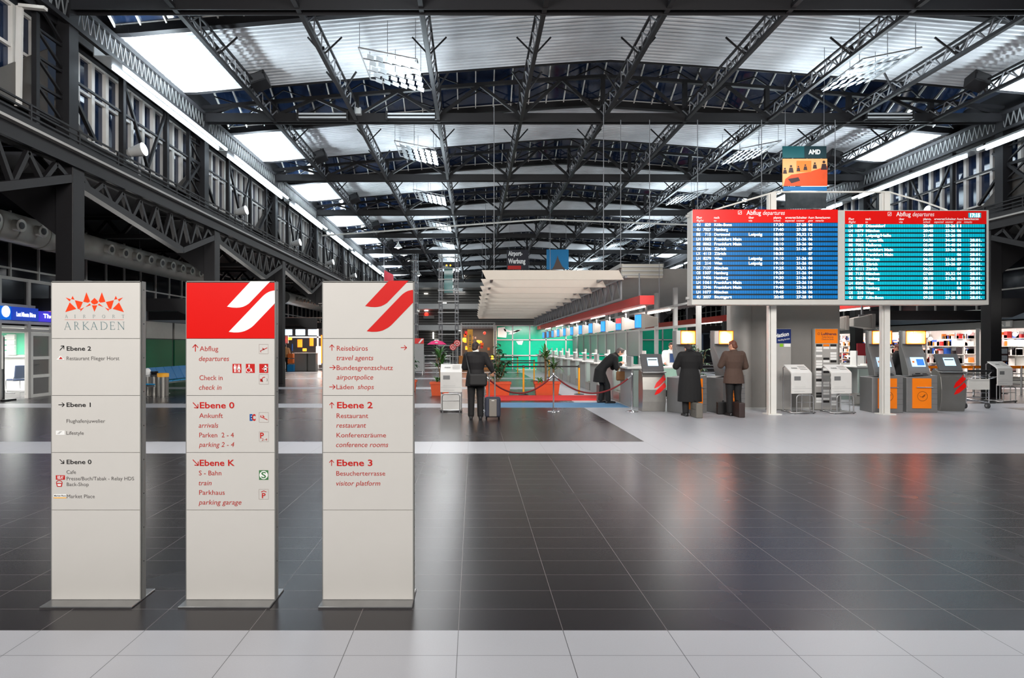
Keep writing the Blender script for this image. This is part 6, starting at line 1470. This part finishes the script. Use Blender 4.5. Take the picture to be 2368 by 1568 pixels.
# ================================================================== CEILING FIXTURES
def reflector(label, x, y, z, s):
    t = thing('reflector_array', label, 'ceiling fixture', (x, y, z), 'mirror reflector arrays')
    tilt = -.20
    for c in range(6):
        u = (c-2.5)*.23
        g = G()
        for r_ in range(5):
            v = (r_-2)*.36
            # each cell: a small curved mirror blade
            n = 5; pts = []
            for k in range(n):
                a = -.5+k/(n-1); pts.append((u+.05*math.cos(a*2.2)*s, v+a*.30, -abs(a)*.10+.05))
            for k in range(n-1):
                p, q = pts[k], pts[k+1]
                g.add([(x+p[0]*s, y+p[1], z+p[2]+p[0]*tilt), (x+q[0]*s, y+q[1], z+q[2]+q[0]*tilt), (x+(q[0]+.17)*s, y+q[1], z+q[2]-.07+q[0]*tilt), (x+(p[0]+.17)*s, y+p[1], z+p[2]-.07+p[0]*tilt)], [(0, 1, 2, 3)], True)
        g.obj('mirror_strip', mat('mirror_sheet', (200, 206, 210), .32, .95), t)
    g = G()
    for v in (-.95, -.35, .35, .95): g.bar((x-.7, y+v, z+.06+.14*s), (x+.75, y+v, z+.06-.15*s), .03)
    for u in (-.7, .75): g.bar((x+u, y-.95, z+.06-u*.2*s), (x+u, y+.95, z+.06-u*.2*s), .03)
    g.obj('frame', ALU, t)
    g = G()
    for u in (-.7, 0, .7):
        for v in (-.8, .8): g.tube((x+u, y+v, z+.05-u*.2*s), (x+u, y+v, roof_z(x+u)+.03), .008, n=5)
    g.obj('hanger_rod', STEEL2, t)
for k in range(0, 7):
    y = T0+BAY*k+3.7
    for s, nm, xx in ((1, 'left', XC-6.25), (-1, 'right', XC+6.25)):
        reflector('hanging mirror reflector array over the %s half of the hall, %s from the front' % ('pylon-side' if nm == 'left' else 'board-side', ORD[k]), xx, y, HC+7.18, s)
for k in range(0, 6):
    y = T0+BAY*k+5.0
    for s, xx in ((-1, XC-10.15), (1, XC+10.15)):
        t = thing('loudspeaker', 'black box loudspeaker hung beside the %s outer lattice girder, %s from the front' % ('pylon-side' if s < 0 else 'board-side', ORD[k]), 'loudspeaker', (xx, y, ZCH), 'loudspeakers under the ceiling')
        m = Matrix.Rotation(.35*s, 3, 'Y') @ Matrix.Rotation(-.3, 3, 'X')
        g = G(); g.bx(-.24, .24, -.2, .2, -.17, .17); g.v = [tuple(m @ V(*p)+V(xx, y, ZCH+.42)) for p in g.v]; g.obj('cabinet', BLACK, t, bev=.015)
        g = G(); g.bx(-.2, .2, -.205, -.2, -.13, .13); g.v = [tuple(m @ V(*p)+V(xx, y, ZCH+.42)) for p in g.v]; g.obj('grille', DGREY, t)
        g = G(); g.tube((xx, y, ZCH+.5), (xx, y, roof_z(xx)+.02), .015, n=6); g.obj('bracket', STEEL2, t)
# twin tubes along the second truss
for i, (p0, p1) in enumerate(((692, 802), (897, 1006), (2002, 2106))):
    y = T0+BAY-.22; a, b = wx(p0, y), wx(p1, y); t = thing('twin_tube_fitting', 'twin tube light fitting on the second truss, %s' % ['nearest the pylon-side clerestory', 'second from the pylon-side clerestory', 'above the departures board'][i], 'lamp', (a, y, ZCH), 'twin tube fittings')
    for z in (ZCH+.20, ZCH+.09):
        g = G(); g.tube((a, y-.06, z), (b, y-.06, z), .03, n=10); g.obj('tube', TUBEOFF, t)
    g = G(); g.bx(a-.06, a, y-.1, y+.08, ZCH+.02, ZCH+.28).bx(b, b+.06, y-.1, y+.08, ZCH+.02, ZCH+.28).bx(a, b, y, y+.06, ZCH+.04, ZCH+.26); g.obj('housing', BLACK, t)
    if i == 0:
        g = G(); g.bx(b+.25, b+.45, y-.08, y+.1, ZCH+.2, ZCH+.4); g.obj('junction_box', LGREY, t)
# slender bright pipe across the hall and two bell lamps
t = thing('cross_pipe', 'slender pale pipe running across the hall under the far trusses', 'pipe', (3.5, 36, 8))
g = G(); Y = 35.6
pts = [at(745, 545, Y), at(1253, 507.5, Y), at(1600, 520, Y)]
for a, b in zip(pts, pts[1:]): g.tube(a, b, .045, n=8)
g.obj('pipe', WHITE, t)
g = G(); g.tube(pts[1], (pts[1].x, Y, ZCH+1.3), .01); g.tube(pts[0], (pts[0].x, Y, ZCH+.9), .01); g.tube(pts[2], (pts[2].x, Y, ZCH+.9), .01); g.obj('wire', STEEL2, t)
for i, (px, py, Y) in enumerate(((921, 573, 46), (934, 590, 52), (944, 602, 58), (968, 637, 60))):
    p = at(px, py, Y); t = thing('bell_lamp', 'small bell shaped lamp hanging far down the hall, %s' % ['topmost of the four', 'second from the top', 'third from the top', 'lowest of the four'][i], 'lamp', p, 'far bell lamps')
    g = G(); g.lathe([(.03, .45), (.06, .3), (.22, .1), (.3, 0)], p, 16); g.obj('shade', WHITE, t); g = G(); g.sph(p+V(0, 0, .03), .12, 10, 6); g.obj('bulb', mat('bell_bulb', (255, 255, 255), .4, emit=5), t)
    g = G(); g.tube(p+V(0, 0, .4), (p.x, Y, roof_z(p.x)), .012, n=5); g.obj('cord', STEEL2, t)
